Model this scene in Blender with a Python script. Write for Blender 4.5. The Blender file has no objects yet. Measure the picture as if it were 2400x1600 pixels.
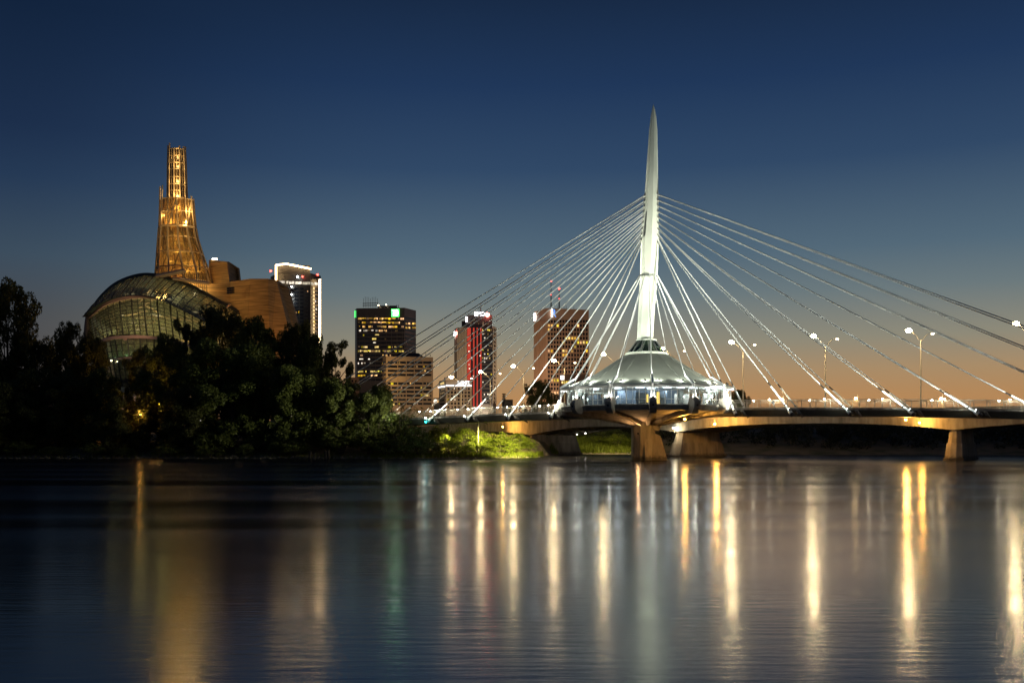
import bpy, bmesh, math, random
import numpy as np
from mathutils import Vector, Matrix

random.seed(7)
SC = bpy.context.scene
COL = SC.collection
R = math.radians

# ------------------------------------------------------------------ camera
CAMH, F, HOR = 3.6, 2300.0, 1034.0
cd = bpy.data.cameras.new("camera")
cam = bpy.data.objects.new("camera", cd)
COL.objects.link(cam)
cam.location = (0, 0, CAMH)
cam.rotation_euler = (R(90), 0, 0)
cd.sensor_width = 36
cd.lens = 36 * F / 2400
cd.shift_y = (HOR - 800) / 2400
cd.clip_start, cd.clip_end = 0.5, 12000
SC.camera = cam

# ------------------------------------------------------------------ dusk sky
world = bpy.data.worlds.new("World")
SC.world = world
world.use_nodes = True
wn, wl = world.node_tree.nodes, world.node_tree.links
wn.clear()
w_out = wn.new("ShaderNodeOutputWorld")
w_bg = wn.new("ShaderNodeBackground")
w_tc = wn.new("ShaderNodeTexCoord")
w_nm = wn.new("ShaderNodeVectorMath"); w_nm.operation = 'NORMALIZE'
w_sp = wn.new("ShaderNodeSeparateXYZ")
wl.new(w_tc.outputs["Generated"], w_nm.inputs[0])
wl.new(w_nm.outputs[0], w_sp.inputs[0])


def lin(c):
    return tuple(((v / 255) / 12.92 if v / 255 <= .04045 else ((v / 255 + .055) / 1.055) ** 2.4) for v in c)


def sky_ramp(stops):
    rp = wn.new("ShaderNodeValToRGB")
    rp.color_ramp.interpolation = 'LINEAR'
    while len(rp.color_ramp.elements) < len(stops):
        rp.color_ramp.elements.new(.5)
    for e, (p, c) in zip(rp.color_ramp.elements, stops):
        e.position = p
        e.color = (*lin(c), 1)
    wl.new(w_sp.outputs["Z"], rp.inputs[0])
    return rp


GLOW = sky_ramp([(0.0, (188, 130, 80)), (.045, (180, 136, 90)), (.071, (168, 140, 105)), (.10, (142, 138, 121)), (.145, (107, 121, 125)),
                 (.185, (83, 105, 121)), (.266, (49, 73, 103)), (.34, (32, 55, 89)), (.41, (24, 42, 69)), (1.0, (22, 38, 62))])
COOL = sky_ramp([(0.0, (86, 78, 72)), (.06, (82, 78, 78)), (.115, (74, 77, 81)), (.169, (60, 77, 93)),
                 (.236, (37, 57, 84)), (.28, (28, 46, 74)), (.375, (18, 35, 60)), (1.0, (20, 36, 60))])
w_dot = wn.new("ShaderNodeVectorMath"); w_dot.operation = 'DOT_PRODUCT'
AFTER = (math.sin(R(16)), math.cos(R(16)), 0)          # azimuth of the afterglow
w_dot.inputs[1].default_value = AFTER
w_fl = wn.new("ShaderNodeVectorMath"); w_fl.operation = 'MULTIPLY'
w_fl.inputs[1].default_value = (1, 1, 0)
w_n2 = wn.new("ShaderNodeVectorMath"); w_n2.operation = 'NORMALIZE'
wl.new(w_nm.outputs[0], w_fl.inputs[0])
wl.new(w_fl.outputs[0], w_n2.inputs[0])
wl.new(w_n2.outputs[0], w_dot.inputs[0])
w_mr = wn.new("ShaderNodeMapRange"); w_mr.interpolation_type = 'SMOOTHSTEP'
w_mr.inputs["From Min"].default_value = .72
w_mr.inputs["From Max"].default_value = .95
wl.new(w_dot.outputs["Value"], w_mr.inputs["Value"])
w_mx = wn.new("ShaderNodeMix"); w_mx.data_type = 'RGBA'
wl.new(w_mr.outputs[0], w_mx.inputs["Factor"])
wl.new(COOL.outputs[0], w_mx.inputs["A"])
wl.new(GLOW.outputs[0], w_mx.inputs["B"])
wl.new(w_mx.outputs["Result"], w_bg.inputs["Color"])
w_bg.inputs["Strength"].default_value = 1.0
wl.new(w_bg.outputs[0], w_out.inputs["Surface"])

sd = bpy.data.lights.new("sun", 'SUN')
sd.energy = .03
sd.angle = R(12)
sd.color = (1, .62, .38)
sun = bpy.data.objects.new("sun", sd)
COL.objects.link(sun)
sun.rotation_euler = Vector((-AFTER[0], -AFTER[1], -.05)).to_track_quat('-Z', 'Y').to_euler()

vs = SC.view_settings
vs.view_transform = 'Standard'
vs.look = 'None'
vs.exposure = 0
vs.gamma = 1
vs.use_curve_mapping = False
SC.cycles.use_denoising = True
SC.cycles.max_bounces = 6
SC.cycles.diffuse_bounces = 2
SC.cycles.glossy_bounces = 3
SC.cycles.transmission_bounces = 4
SC.cycles.transparent_max_bounces = 14
SC.cycles.sample_clamp_indirect = 4
SC.cycles.caustics_reflective = False
SC.cycles.caustics_refractive = False


# ------------------------------------------------------------------ helpers
def Wp(x, y, Z):
    """point at depth Z that the picture shows at (x, y) of the 2400 x 1600 photograph"""
    return Vector(((x - 1200) / F * Z, Z, CAMH + (HOR - y) / F * Z))


def org(o):
    v = Vector((0, 0, 0))
    while o is not None:
        v = v + o.location
        o = o.parent
    return v


class MB:
    def __init__(s):
        s.v, s.f = [], []

    def add(s, vs_, fs):
        k = len(s.v)
        s.v.extend([tuple(p) for p in vs_])
        s.f.extend([tuple(i + k for i in q) for q in fs])

    def box(s, c, size, ang=0.0):
        c = Vector(c)
        ca, sa = math.cos(ang), math.sin(ang)
        ps = []
        for dz in (-.5, .5):
            for dx, dy in ((-.5, -.5), (.5, -.5), (.5, .5), (-.5, .5)):
                x, y = dx * size[0], dy * size[1]
                ps.append((c.x + x * ca - y * sa, c.y + x * sa + y * ca, c.z + dz * size[2]))
        s.add(ps, [(0, 3, 2, 1), (4, 5, 6, 7), (0, 1, 5, 4), (1, 2, 6, 5), (2, 3, 7, 6), (3, 0, 4, 7)])

    def tube(s, p0, p1, r0, r1=None, n=8, caps=True):
        p0, p1 = Vector(p0), Vector(p1)
        r1 = r0 if r1 is None else r1
        d = (p1 - p0)
        if d.length < 1e-6:
            return
        d.normalize()
        a = d.cross(Vector((0, 0, 1)))
        if a.length < 1e-3:
            a = Vector((1, 0, 0))
        a.normalize()
        b = d.cross(a)
        ps = []
        for p, r in ((p0, r0), (p1, r1)):
            for i in range(n):
                t = 2 * math.pi * i / n
                ps.append(p + (a * math.cos(t) + b * math.sin(t)) * r)
        fs = [(i, (i + 1) % n, n + (i + 1) % n, n + i) for i in range(n)]
        if caps:
            fs += [tuple(range(n - 1, -1, -1)), tuple(range(n, 2 * n))]
        s.add(ps, fs)

    def path(s, pts, r0, r1=None, n=6):
        r1 = r0 if r1 is None else r1
        m = len(pts) - 1
        for i in range(m):
            s.tube(pts[i], pts[i + 1], r0 + (r1 - r0) * i / m, r0 + (r1 - r0) * (i + 1) / m, n)

    def loft(s, rings, closed=True, caps=True):
        n = len(rings[0])
        ps = [p for r in rings for p in r]
        fs = []
        for k in range(len(rings) - 1):
            for i in range(n if closed else n - 1):
                j = (i + 1) % n
                fs.append((k * n + i, k * n + j, (k + 1) * n + j, (k + 1) * n + i))
        if caps and closed:
            fs.append(tuple(range(n - 1, -1, -1)))
            fs.append(tuple(range((len(rings) - 1) * n, len(rings) * n)))
        s.add(ps, fs)

    def extr(s, poly, vec):
        vec = Vector(vec)
        s.loft([[Vector(p) for p in poly], [Vector(p) + vec for p in poly]])

    def prism(s, poly, z0, z1):
        s.loft([[Vector((p[0], p[1], z0)) for p in poly], [Vector((p[0], p[1], z1)) for p in poly]])

    def ball(s, c, r, n=10, m=6, sz=1.0):
        c = Vector(c)
        rings = []
        for k in range(1, m):
            a = math.pi * k / m
            rings.append([c + Vector((r * math.sin(a) * math.cos(2 * math.pi * i / n), r * math.sin(a) * math.sin(2 * math.pi * i / n), -r * sz * math.cos(a))) for i in range(n)])
        s.loft(rings)

    def build(s, name, mat, parent=None, smooth=False, fix=True):
        me = bpy.data.meshes.new(name)
        o_ = org(parent) if parent is not None else Vector((0, 0, 0))
        vv = [(p[0] - o_.x, p[1] - o_.y, p[2] - o_.z) for p in s.v]
        me.from_pydata(vv, [], s.f)
        if fix:
            bm = bmesh.new()
            bm.from_mesh(me)
            bmesh.ops.recalc_face_normals(bm, faces=bm.faces)
            bm.to_mesh(me)
            bm.free()
        if smooth:
            me.polygons.foreach_set("use_smooth", [True] * len(me.polygons))
        me.materials.append(mat)
        o = bpy.data.objects.new(name, me)
        COL.objects.link(o)
        if parent is not None:
            o.parent = parent
        return o


def tag(o, label, cat, group=None, kind=None):
    o["label"] = label
    o["category"] = cat
    if group:
        o["group"] = group
    if kind:
        o["kind"] = kind
    return o


def thing(name, label, cat, loc=(0, 0, 0), group=None):
    o = bpy.data.objects.new(name, None)
    COL.objects.link(o)
    o.location = loc
    o.empty_display_size = .3
    return tag(o, label, cat, group)


def structure(o, kind="structure"):
    o["kind"] = kind
    return o


def children(o):
    return [c for c in list(o.children)]


def copy_tree(o, parent=None):
    c = o.copy()
    COL.objects.link(c)
    c.parent = parent
    for ch in children(o):
        copy_tree(ch, c)
    return c


UNIT = None


def unit_box():
    global UNIT
    if UNIT is None:
        UNIT = {}
    return UNIT


def piece(name, mat, parent, c, size, ang=0.0):
    """a box piece that shares its mesh with every other piece of that material"""
    u = unit_box()
    if mat.name not in u:
        m = MB(); m.box((0, 0, 0), (1, 1, 1))
        o = m.build(name, mat, None)
        u[mat.name] = o.data
        bpy.data.objects.remove(o)
    o = bpy.data.objects.new(name, u[mat.name])
    COL.objects.link(o)
    if parent is not None:
        o.parent = parent
    o.location = Vector(c) - (org(parent) if parent is not None else Vector((0, 0, 0)))
    o.rotation_euler = (0, 0, ang)
    o.scale = size
    return o


def point_light(loc, e, col, rad=.15, parent=None, name="lamp_light"):
    d = bpy.data.lights.new(name, 'POINT')
    d.energy, d.color, d.shadow_soft_size = e, col, rad
    o = bpy.data.objects.new(name, d)
    COL.objects.link(o)
    if parent is not None:
        o.parent = parent
        o.location = Vector(loc) - org(parent)
    else:
        o.location = loc
    return o


def spot_light(loc, target, e, col, deg, blend=.6, rad=.15, parent=None, name="spot_light"):
    d = bpy.data.lights.new(name, 'SPOT')
    d.energy, d.color, d.shadow_soft_size = e, col, rad
    d.spot_size, d.spot_blend = R(deg), blend
    o = bpy.data.objects.new(name, d)
    COL.objects.link(o)
    o.rotation_euler = (Vector(target) - Vector(loc)).to_track_quat('-Z', 'Y').to_euler()
    if parent is not None:
        o.parent = parent
        o.location = Vector(loc) - org(parent)
    else:
        o.location = loc
    return o


# ------------------------------------------------------------------ materials
def mat(name, col, rough=.6, metal=0.0, var=0.0, vscale=1.0, bump=0.0, bscale=8.0, stretch=(1, 1, 1), spec=.5):
    m = bpy.data.materials.new(name)
    m.use_nodes = True
    nt = m.node_tree
    b = nt.nodes["Principled BSDF"]
    b.inputs["Base Color"].default_value = (*col, 1)
    b.inputs["Roughness"].default_value = rough
    b.inputs["Metallic"].default_value = metal
    b.inputs["Specular IOR Level"].default_value = spec
    if var or bump:
        tc = nt.nodes.new("ShaderNodeTexCoord")
        mp = nt.nodes.new("ShaderNodeMapping")
        mp.inputs["Scale"].default_value = stretch
        nt.links.new(tc.outputs["Object"], mp.inputs[0])
    if var:
        no = nt.nodes.new("ShaderNodeTexNoise")
        no.inputs["Scale"].default_value = vscale
        no.inputs["Detail"].default_value = 5
        nt.links.new(mp.outputs[0], no.inputs[0])
        mr = nt.nodes.new("ShaderNodeMapRange")
        mr.inputs["From Min"].default_value = .3
        mr.inputs["From Max"].default_value = .7
        mr.inputs["To Min"].default_value = 1 - var
        mr.inputs["To Max"].default_value = 1 + var
        nt.links.new(no.outputs[0], mr.inputs[0])
        vm = nt.nodes.new("ShaderNodeVectorMath"); vm.operation = 'SCALE'
        vm.inputs[0].default_value = col
        nt.links.new(mr.outputs[0], vm.inputs["Scale"])
        nt.links.new(vm.outputs[0], b.inputs["Base Color"])
    if bump:
        n2 = nt.nodes.new("ShaderNodeTexNoise")
        n2.inputs["Scale"].default_value = bscale
        n2.inputs["Detail"].default_value = 6
        nt.links.new(mp.outputs[0], n2.inputs[0])
        bp = nt.nodes.new("ShaderNodeBump")
        bp.inputs["Strength"].default_value = bump
        bp.inputs["Distance"].default_value = .1
        nt.links.new(n2.outputs[0], bp.inputs["Height"])
        nt.links.new(bp.outputs[0], b.inputs["Normal"])
    return m


def glow(name, col, s, var=0.0, vscale=1.0):
    m = bpy.data.materials.new(name)
    m.use_nodes = True
    nt = m.node_tree
    nt.nodes.clear()
    out = nt.nodes.new("ShaderNodeOutputMaterial")
    e = nt.nodes.new("ShaderNodeEmission")
    e.inputs["Color"].default_value = (*col, 1)
    e.inputs["Strength"].default_value = s
    if var:
        tc = nt.nodes.new("ShaderNodeTexCoord")
        no = nt.nodes.new("ShaderNodeTexNoise")
        no.inputs["Scale"].default_value = vscale
        ge = nt.nodes.new("ShaderNodeNewGeometry")
        nt.links.new(ge.outputs["Position"], no.inputs[0])
        mr = nt.nodes.new("ShaderNodeMapRange")
        mr.inputs["From Min"].default_value = .3
        mr.inputs["From Max"].default_value = .7
        mr.inputs["To Min"].default_value = s * (1 - var)
        mr.inputs["To Max"].default_value = s * (1 + var)
        nt.links.new(no.outputs[0], mr.inputs[0])
        oi = nt.nodes.new("ShaderNodeObjectInfo")
        m2 = nt.nodes.new("ShaderNodeMapRange")
        m2.inputs["To Min"].default_value = .25
        m2.inputs["To Max"].default_value = 1.5
        nt.links.new(oi.outputs["Random"], m2.inputs[0])
        mu = nt.nodes.new("ShaderNodeMath"); mu.operation = 'MULTIPLY'
        nt.links.new(mr.outputs[0], mu.inputs[0]); nt.links.new(m2.outputs[0], mu.inputs[1])
        nt.links.new(mu.outputs[0], e.inputs["Strength"])
        wn_ = nt.nodes.new("ShaderNodeTexWhiteNoise"); wn_.noise_dimensions = '1D'
        nt.links.new(oi.outputs["Random"], wn_.inputs["W"])
        hs = nt.nodes.new("ShaderNodeHueSaturation")
        hs.inputs["Color"].default_value = (*col, 1)
        m3 = nt.nodes.new("ShaderNodeMapRange"); m3.inputs["To Min"].default_value = .85; m3.inputs["To Max"].default_value = 1.15
        nt.links.new(wn_.outputs["Value"], m3.inputs[0]); nt.links.new(m3.outputs[0], hs.inputs["Saturation"])
        m4 = nt.nodes.new("ShaderNodeMapRange"); m4.inputs["To Min"].default_value = .485; m4.inputs["To Max"].default_value = .515
        nt.links.new(wn_.outputs["Value"], m4.inputs[0]); nt.links.new(m4.outputs[0], hs.inputs["Hue"])
        nt.links.new(hs.outputs[0], e.inputs["Color"])
    nt.links.new(e.outputs[0], out.inputs[0])
    return m


def pane_glass(name, tint, gloss=.18, rough=.03, frit=0, fcol=(.4, .42, .34)):
    m = bpy.data.materials.new(name)
    m.use_nodes = True
    nt = m.node_tree
    nt.nodes.clear()
    out = nt.nodes.new("ShaderNodeOutputMaterial")
    tr = nt.nodes.new("ShaderNodeBsdfTransparent")
    tr.inputs[0].default_value = (*tint, 1)
    gl = nt.nodes.new("ShaderNodeBsdfGlossy")
    gl.inputs["Roughness"].default_value = rough
    gl.inputs["Color"].default_value = (.8, .85, .85, 1)
    lw = nt.nodes.new("ShaderNodeLayerWeight")
    lw.inputs["Blend"].default_value = .25
    mr = nt.nodes.new("ShaderNodeMapRange")
    mr.inputs["To Min"].default_value = gloss * .5
    mr.inputs["To Max"].default_value = min(1, gloss * 3)
    nt.links.new(lw.outputs["Fresnel"], mr.inputs[0])
    mx = nt.nodes.new("ShaderNodeMixShader")
    nt.links.new(mr.outputs[0], mx.inputs[0])
    body = tr
    if frit:
        df = nt.nodes.new("ShaderNodeBsdfDiffuse"); df.inputs[0].default_value = (*fcol, 1)
        tl = nt.nodes.new("ShaderNodeBsdfTranslucent"); tl.inputs[0].default_value = (*fcol, 1)
        m1 = nt.nodes.new("ShaderNodeMixShader"); m1.inputs[0].default_value = .6
        nt.links.new(df.outputs[0], m1.inputs[1]); nt.links.new(tl.outputs[0], m1.inputs[2])
        body = nt.nodes.new("ShaderNodeMixShader"); body.inputs[0].default_value = frit
        nt.links.new(tr.outputs[0], body.inputs[1]); nt.links.new(m1.outputs[0], body.inputs[2])
    nt.links.new(body.outputs[0], mx.inputs[1])
    nt.links.new(gl.outputs[0], mx.inputs[2])
    nt.links.new(mx.outputs[0], out.inputs[0])
    return m


def leaf_mat(name, c0, c1):
    m = mat(name, c0, .55, spec=.25)
    nt = m.node_tree
    b = nt.nodes["Principled BSDF"]
    ge = nt.nodes.new("ShaderNodeNewGeometry")
    no = nt.nodes.new("ShaderNodeTexNoise")
    no.inputs["Scale"].default_value = .55
    no.inputs["Detail"].default_value = 3
    nt.links.new(ge.outputs["Position"], no.inputs[0])
    ad = nt.nodes.new("ShaderNodeMath"); ad.operation = 'ADD'
    nt.links.new(no.outputs[0], ad.inputs[0])
    sc = nt.nodes.new("ShaderNodeMath"); sc.operation = 'MULTIPLY_ADD'
    nt.links.new(ge.outputs["Random Per Island"], sc.inputs[0])
    sc.inputs[1].default_value = .5
    sc.inputs[2].default_value = -.25
    nt.links.new(sc.outputs[0], ad.inputs[1])
    rp = nt.nodes.new("ShaderNodeValToRGB")
    rp.color_ramp.elements[0].position = .25
    rp.color_ramp.elements[0].color = (*c0, 1)
    rp.color_ramp.elements[1].position = .8
    rp.color_ramp.elements[1].color = (*c1, 1)
    nt.links.new(ad.outputs[0], rp.inputs[0])
    nt.links.new(rp.outputs[0], b.inputs["Base Color"])
    tl = nt.nodes.new("ShaderNodeBsdfTranslucent")
    nt.links.new(rp.outputs[0], tl.inputs[0])
    mx = nt.nodes.new("ShaderNodeMixShader")
    mx.inputs[0].default_value = .42
    nt.links.new(b.outputs[0], mx.inputs[1])
    nt.links.new(tl.outputs[0], mx.inputs[2])
    nt.links.new(mx.outputs[0], nt.nodes["Material Output"].inputs[0])
    return m


M = {}
M['white_steel'] = mat("white_steel", (.72, .74, .62), .45, var=.07, vscale=.35, bump=.04, bscale=3)
M['cable'] = mat("cable_sheath", (.8, .8, .76), .8, spec=.15)
M['sleeve'] = mat("cable_sleeve", (.8, .8, .78), .7, spec=.2)
M['dark_steel'] = mat("dark_steel", (.05, .045, .04), .5, .3, var=.2, vscale=2)
M['grey_steel'] = mat("grey_steel", (.3, .3, .28), .45, .5)
M['fascia'] = mat("painted_girder", (.13, .115, .085), .55, var=.18, vscale=.6, bump=.05, bscale=2)
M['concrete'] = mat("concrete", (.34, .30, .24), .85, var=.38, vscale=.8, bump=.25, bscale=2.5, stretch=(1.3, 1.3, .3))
M['concrete_dark'] = mat("dark_concrete", (.3, .25, .2), .85, var=.42, vscale=.7, bump=.2, bscale=2, stretch=(1, 1, .3))  # slightly darker, browner concrete for the soffit and road piers
def tide(m):
    nt = m.node_tree
    b_ = nt.nodes["Principled BSDF"]
    src = b_.inputs["Base Color"].links[0].from_socket
    ge = nt.nodes.new("ShaderNodeNewGeometry")
    sp = nt.nodes.new("ShaderNodeSeparateXYZ")
    nt.links.new(ge.outputs["Position"], sp.inputs[0])
    no = nt.nodes.new("ShaderNodeTexNoise"); no.inputs["Scale"].default_value = 1.7
    nt.links.new(ge.outputs["Position"], no.inputs[0])
    ad = nt.nodes.new("ShaderNodeMath"); ad.operation = 'MULTIPLY_ADD'
    ad.inputs[1].default_value = -1.1
    nt.links.new(no.outputs[0], ad.inputs[0]); nt.links.new(sp.outputs["Z"], ad.inputs[2])
    mr = nt.nodes.new("ShaderNodeMapRange")
    mr.inputs["From Min"].default_value, mr.inputs["From Max"].default_value = -.1, .5
    mr.inputs["To Min"].default_value = .35
    nt.links.new(ad.outputs[0], mr.inputs[0])
    vm = nt.nodes.new("ShaderNodeVectorMath"); vm.operation = 'SCALE'
    nt.links.new(src, vm.inputs[0]); nt.links.new(mr.outputs[0], vm.inputs["Scale"])
    nt.links.new(vm.outputs[0], b_.inputs["Base Color"])


tide(M['concrete']); tide(M['concrete_dark'])
M['deck_top'] = mat("deck_surface", (.2, .19, .17), .8, var=.15, vscale=1)
M['asphalt'] = mat("asphalt", (.05, .05, .05), .85, var=.2, vscale=1)
M['roof_metal'] = mat("roof_metal", (.27, .28, .23), .5, .1, var=.12, vscale=.35, bump=.06, bscale=1.2)
M['rail'] = mat("railing_steel", (.55, .48, .36), .4, .4)
M['bark'] = mat("bark", (.07, .055, .04), .9, var=.3, vscale=4, bump=.5, bscale=10)
M['leaf_dark'] = leaf_mat("leaf_dark", (.055, .06, .02), (.125, .135, .045))
M['leaf_mid'] = leaf_mat("leaf_mid", (.06, .08, .022), (.15, .18, .045))
M['leaf_bright'] = leaf_mat("leaf_bright", (.1, .125, .012), (.21, .25, .03))
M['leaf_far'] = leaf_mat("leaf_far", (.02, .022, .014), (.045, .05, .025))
M['stone'] = mat("pale_stone", (.42, .27, .12), .85, var=.5, vscale=1.2, bump=.9, bscale=1.6, stretch=(.12, .12, 2.2))
M['museum_steel'] = mat("museum_steel", (.42, .33, .22), .4, .2)
M['mullion'] = mat("mullion_steel", (.04, .045, .04), .5, .3)
M['ledge'] = mat("ledge_panel", (.45, .33, .26), .55)
M['dome_glass'] = pane_glass("dome_glass", (.7, .68, .56), .12, .12, .2, (.4, .42, .33))
M['tower_glass'] = pane_glass("tower_glass", (.55, .46, .3), .1, .15, .2, (.5, .36, .18))
M['pavilion_glass'] = pane_glass("pavilion_glass", (.85, .9, .92), .14)
M['neck_glass'] = pane_glass("neck_glass", (.5, .58, .5), .2)
M['interior'] = mat("interior_wall", (.42, .44, .33), .7, var=.3, vscale=.25)
M['core_blue'] = mat("blue_lit_partition", (.15, .21, .29), .6, var=.2, vscale=.4)  # blue of the interior light put into the wall colour
M['ceiling'] = mat("white_ceiling", (.7, .7, .66), .7)
M['lamp_warm'] = glow("lamp_warm", (1, .74, .38), 150)
M['lamp_far'] = glow("lamp_far", (1, .8, .5), 30)
M['lamp_white'] = glow("lamp_white", (1, .94, .82), 60)
M['lamp_orange'] = glow("lamp_orange", (1, .42, .04), 150)
M['lamp_teal'] = glow("lamp_teal", (.02, .75, .7), 25)
M['lamp_red'] = glow("lamp_red", (1, .06, .04), 12)
M['lamp_cool'] = glow("lamp_cool", (.9, 1, .95), 45)
M['led_strip'] = glow("led_strip", (1, .66, .3), 20)
M['tube_white'] = glow("tube_white", (.85, .95, 1), 4)
M['lamp_amber'] = glow("lamp_amber", (1, .6, .12), 2.2)
M['win_warm'] = glow("window_warm", (1, .55, .14), 1.1, .6, .5)
M['win_yellow'] = glow("window_yellow", (1, .72, .15), .9, .6, .5)
M['win_white'] = glow("window_white", (1, .86, .68), 1.1, .6, .5)
M['win_dim'] = glow("window_dim", (1, .6, .3), .22, .6, .4)
M['win_dark'] = mat("window_dark", (.012, .013, .018), .12)
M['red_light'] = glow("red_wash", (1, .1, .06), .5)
M['sign_mid'] = glow("sign_mid", (.97, .94, 1), 6)
M['sign_letter'] = glow("sign_letter", (.95, .97, 1), 2.6)
M['sign_white'] = glow("sign_white", (.95, .97, 1), 26)
M['sign_green'] = glow("sign_green", (.06, .9, .1), 6.5)
M['sign_green_dim'] = glow("sign_green_dim", (.1, .85, .18), 1.6)
M['sign_blue'] = glow("sign_blue", (.12, .32, .9), 1.6)
M['sign_red'] = glow("sign_red", (1, .2, .16), 70)
M['sign_gold'] = glow("sign_gold", (1, .8, .35), 3)
M['tower_brown'] = mat("brown_stone_cladding", (.3, .18, .11), .7, var=.1, vscale=.1)
M['tower_dark'] = mat("dark_glass_cladding", (.035, .028, .026), .3, var=.2, vscale=.05)
M['tower_grey'] = mat("grey_cladding", (.075, .065, .065), .5, var=.12, vscale=.05)
M['slate'] = mat("slate_cladding", (.035, .031, .031), .5, var=.12, vscale=.05)
M['tan_concrete'] = mat("tan_concrete", (.36, .27, .18), .75, var=.12, vscale=.1)
M['grey_concrete'] = mat("grey_concrete", (.3, .25, .19), .75, var=.12, vscale=.1)
M['wood'] = mat("wet_timber", (.04, .03, .022), .8, var=.3, vscale=3)
M['rock'] = mat("river_stone", (.2, .17, .13), .85, var=.3, vscale=1.5, bump=.4, bscale=4)

# ground of the banks: earth, mud and grass
g = mat("river_bank", (.1, .08, .05), .9, bump=.6, bscale=1.2)
nt = g.node_tree
ge = nt.nodes.new("ShaderNodeNewGeometry")
no = nt.nodes.new("ShaderNodeTexNoise"); no.inputs["Scale"].default_value = .22; no.inputs["Detail"].default_value = 7
nt.links.new(ge.outputs["Position"], no.inputs[0])
rp = nt.nodes.new("ShaderNodeValToRGB")
for e, (p, c) in zip((rp.color_ramp.elements[0], rp.color_ramp.elements[1]), ((.42, (.17, .125, .08, 1)), (.66, (.06, .065, .025, 1)))):
    e.position, e.color = p, c
nt.links.new(no.outputs[0], rp.inputs[0])
nt.links.new(rp.outputs[0], nt.nodes["Principled BSDF"].inputs["Base Color"])
M['soil'] = g

# river water: long smooth ripples that run across the view
wm = bpy.data.materials.new("river_water")
wm.use_nodes = True
nt = wm.node_tree
nt.nodes.clear()
w_o = nt.nodes.new("ShaderNodeOutputMaterial")
w_mix = nt.nodes.new("ShaderNodeMixShader")
w_dif = nt.nodes.new("ShaderNodeBsdfDiffuse"); w_dif.inputs[0].default_value = (.012, .011, .011, 1)
b = nt.nodes.new("ShaderNodeBsdfGlossy"); b.inputs["Color"].default_value = (.97, .98, 1, 1)
w_fr = nt.nodes.new("ShaderNodeFresnel"); w_fr.inputs["IOR"].default_value = 1.33
w_fm = nt.nodes.new("ShaderNodeMapRange")            # wavy water mirrors less at a grazing look than a flat pane would
w_fm.inputs["To Min"].default_value, w_fm.inputs["To Max"].default_value = .35, .27
nt.links.new(w_fr.outputs[0], w_fm.inputs[0])
nt.links.new(w_fm.outputs[0], w_mix.inputs[0])
nt.links.new(w_dif.outputs[0], w_mix.inputs[1])
nt.links.new(b.outputs[0], w_mix.inputs[2])
nt.links.new(w_mix.outputs[0], w_o.inputs[0])
ge = nt.nodes.new("ShaderNodeNewGeometry")


def wnoise(scale, s, detail=3):
    mp = nt.nodes.new("ShaderNodeMapping")
    mp.inputs["Scale"].default_value = scale
    nt.links.new(ge.outputs["Position"], mp.inputs[0])
    n = nt.nodes.new("ShaderNodeTexNoise")
    n.inputs["Scale"].default_value = s
    n.inputs["Detail"].default_value = detail
    nt.links.new(mp.outputs[0], n.inputs[0])
    return n.outputs[0]


n_band = wnoise((.006, .1, 1), 1.0, 5)
mr = nt.nodes.new("ShaderNodeMapRange")
mr.inputs["From Min"].default_value, mr.inputs["From Max"].default_value = .35, .68
mr.inputs["To Min"].default_value, mr.inputs["To Max"].default_value = .115, .23
nt.links.new(n_band, mr.inputs[0])
nt.links.new(mr.outputs[0], b.inputs["Roughness"])
b1 = nt.nodes.new("ShaderNodeBump"); b1.inputs["Strength"].default_value = 1; b1.inputs["Distance"].default_value = .008
nt.links.new(wnoise((.6, 4.2, 1), 1.0, 4), b1.inputs["Height"])
b2 = nt.nodes.new("ShaderNodeBump"); b2.inputs["Strength"].default_value = 1; b2.inputs["Distance"].default_value = .012
nt.links.new(wnoise((.05, .3, 1), 1.0, 2), b2.inputs["Height"])
nt.links.new(b1.outputs[0], b2.inputs["Normal"])
nt.links.new(b2.outputs[0], b.inputs["Normal"])
M['water'] = wm

# ------------------------------------------------------------------ water and ground
m = MB()
m.add([(-3000, -400, 0), (3000, -400, 0), (3000, 330, 0), (-3000, 330, 0)], [(0, 1, 2, 3)])
structure(m.build("water", M['water']))

SH = [(-3000, 60), (-600, 150), (-250, 196), (-107, 205), (-60, 206.5), (-27, 206), (-18, 208), (-4.6, 212), (2.6, 216), (5.8, 222), (8, 238), (13, 264), (20, 274), (34, 276), (60, 266), (150, 258), (400, 240), (3000, 120)]


def shore(x):
    for (x0, y0), (x1, y1) in zip(SH, SH[1:]):
        if x <= x1:
            t = (x - x0) / (x1 - x0)
            return y0 + (y1 - y0) * t
    return SH[-1][1]


def ground_z(x, y):
    d = y - shore(x)
    for (d0, z0), (d1, z1) in zip([(-60, -3), (0, -.05), (1.2, .35), (5, .9), (18, 3.4), (55, 5.6), (200, 6.2)], [(0, -.05), (1.2, .35), (5, .9), (18, 3.4), (55, 5.6), (200, 6.2), (9000, 6.2)]):
        if d <= d1:
            t = max(0, (d - d0) / (d1 - d0))
            z = z0 + (z1 - z0) * t
            if x > 44 and d > 18:
                z += 3.6 * min(1, (d - 18) / 26) * min(1, (x - 44) / 8)
            if 0 < d < 60:
                z += .22 * math.sin(x * .7 + 1.3 * math.sin(d * .5)) * min(1, d / 5) * .6
            return z
    return 6.2


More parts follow.
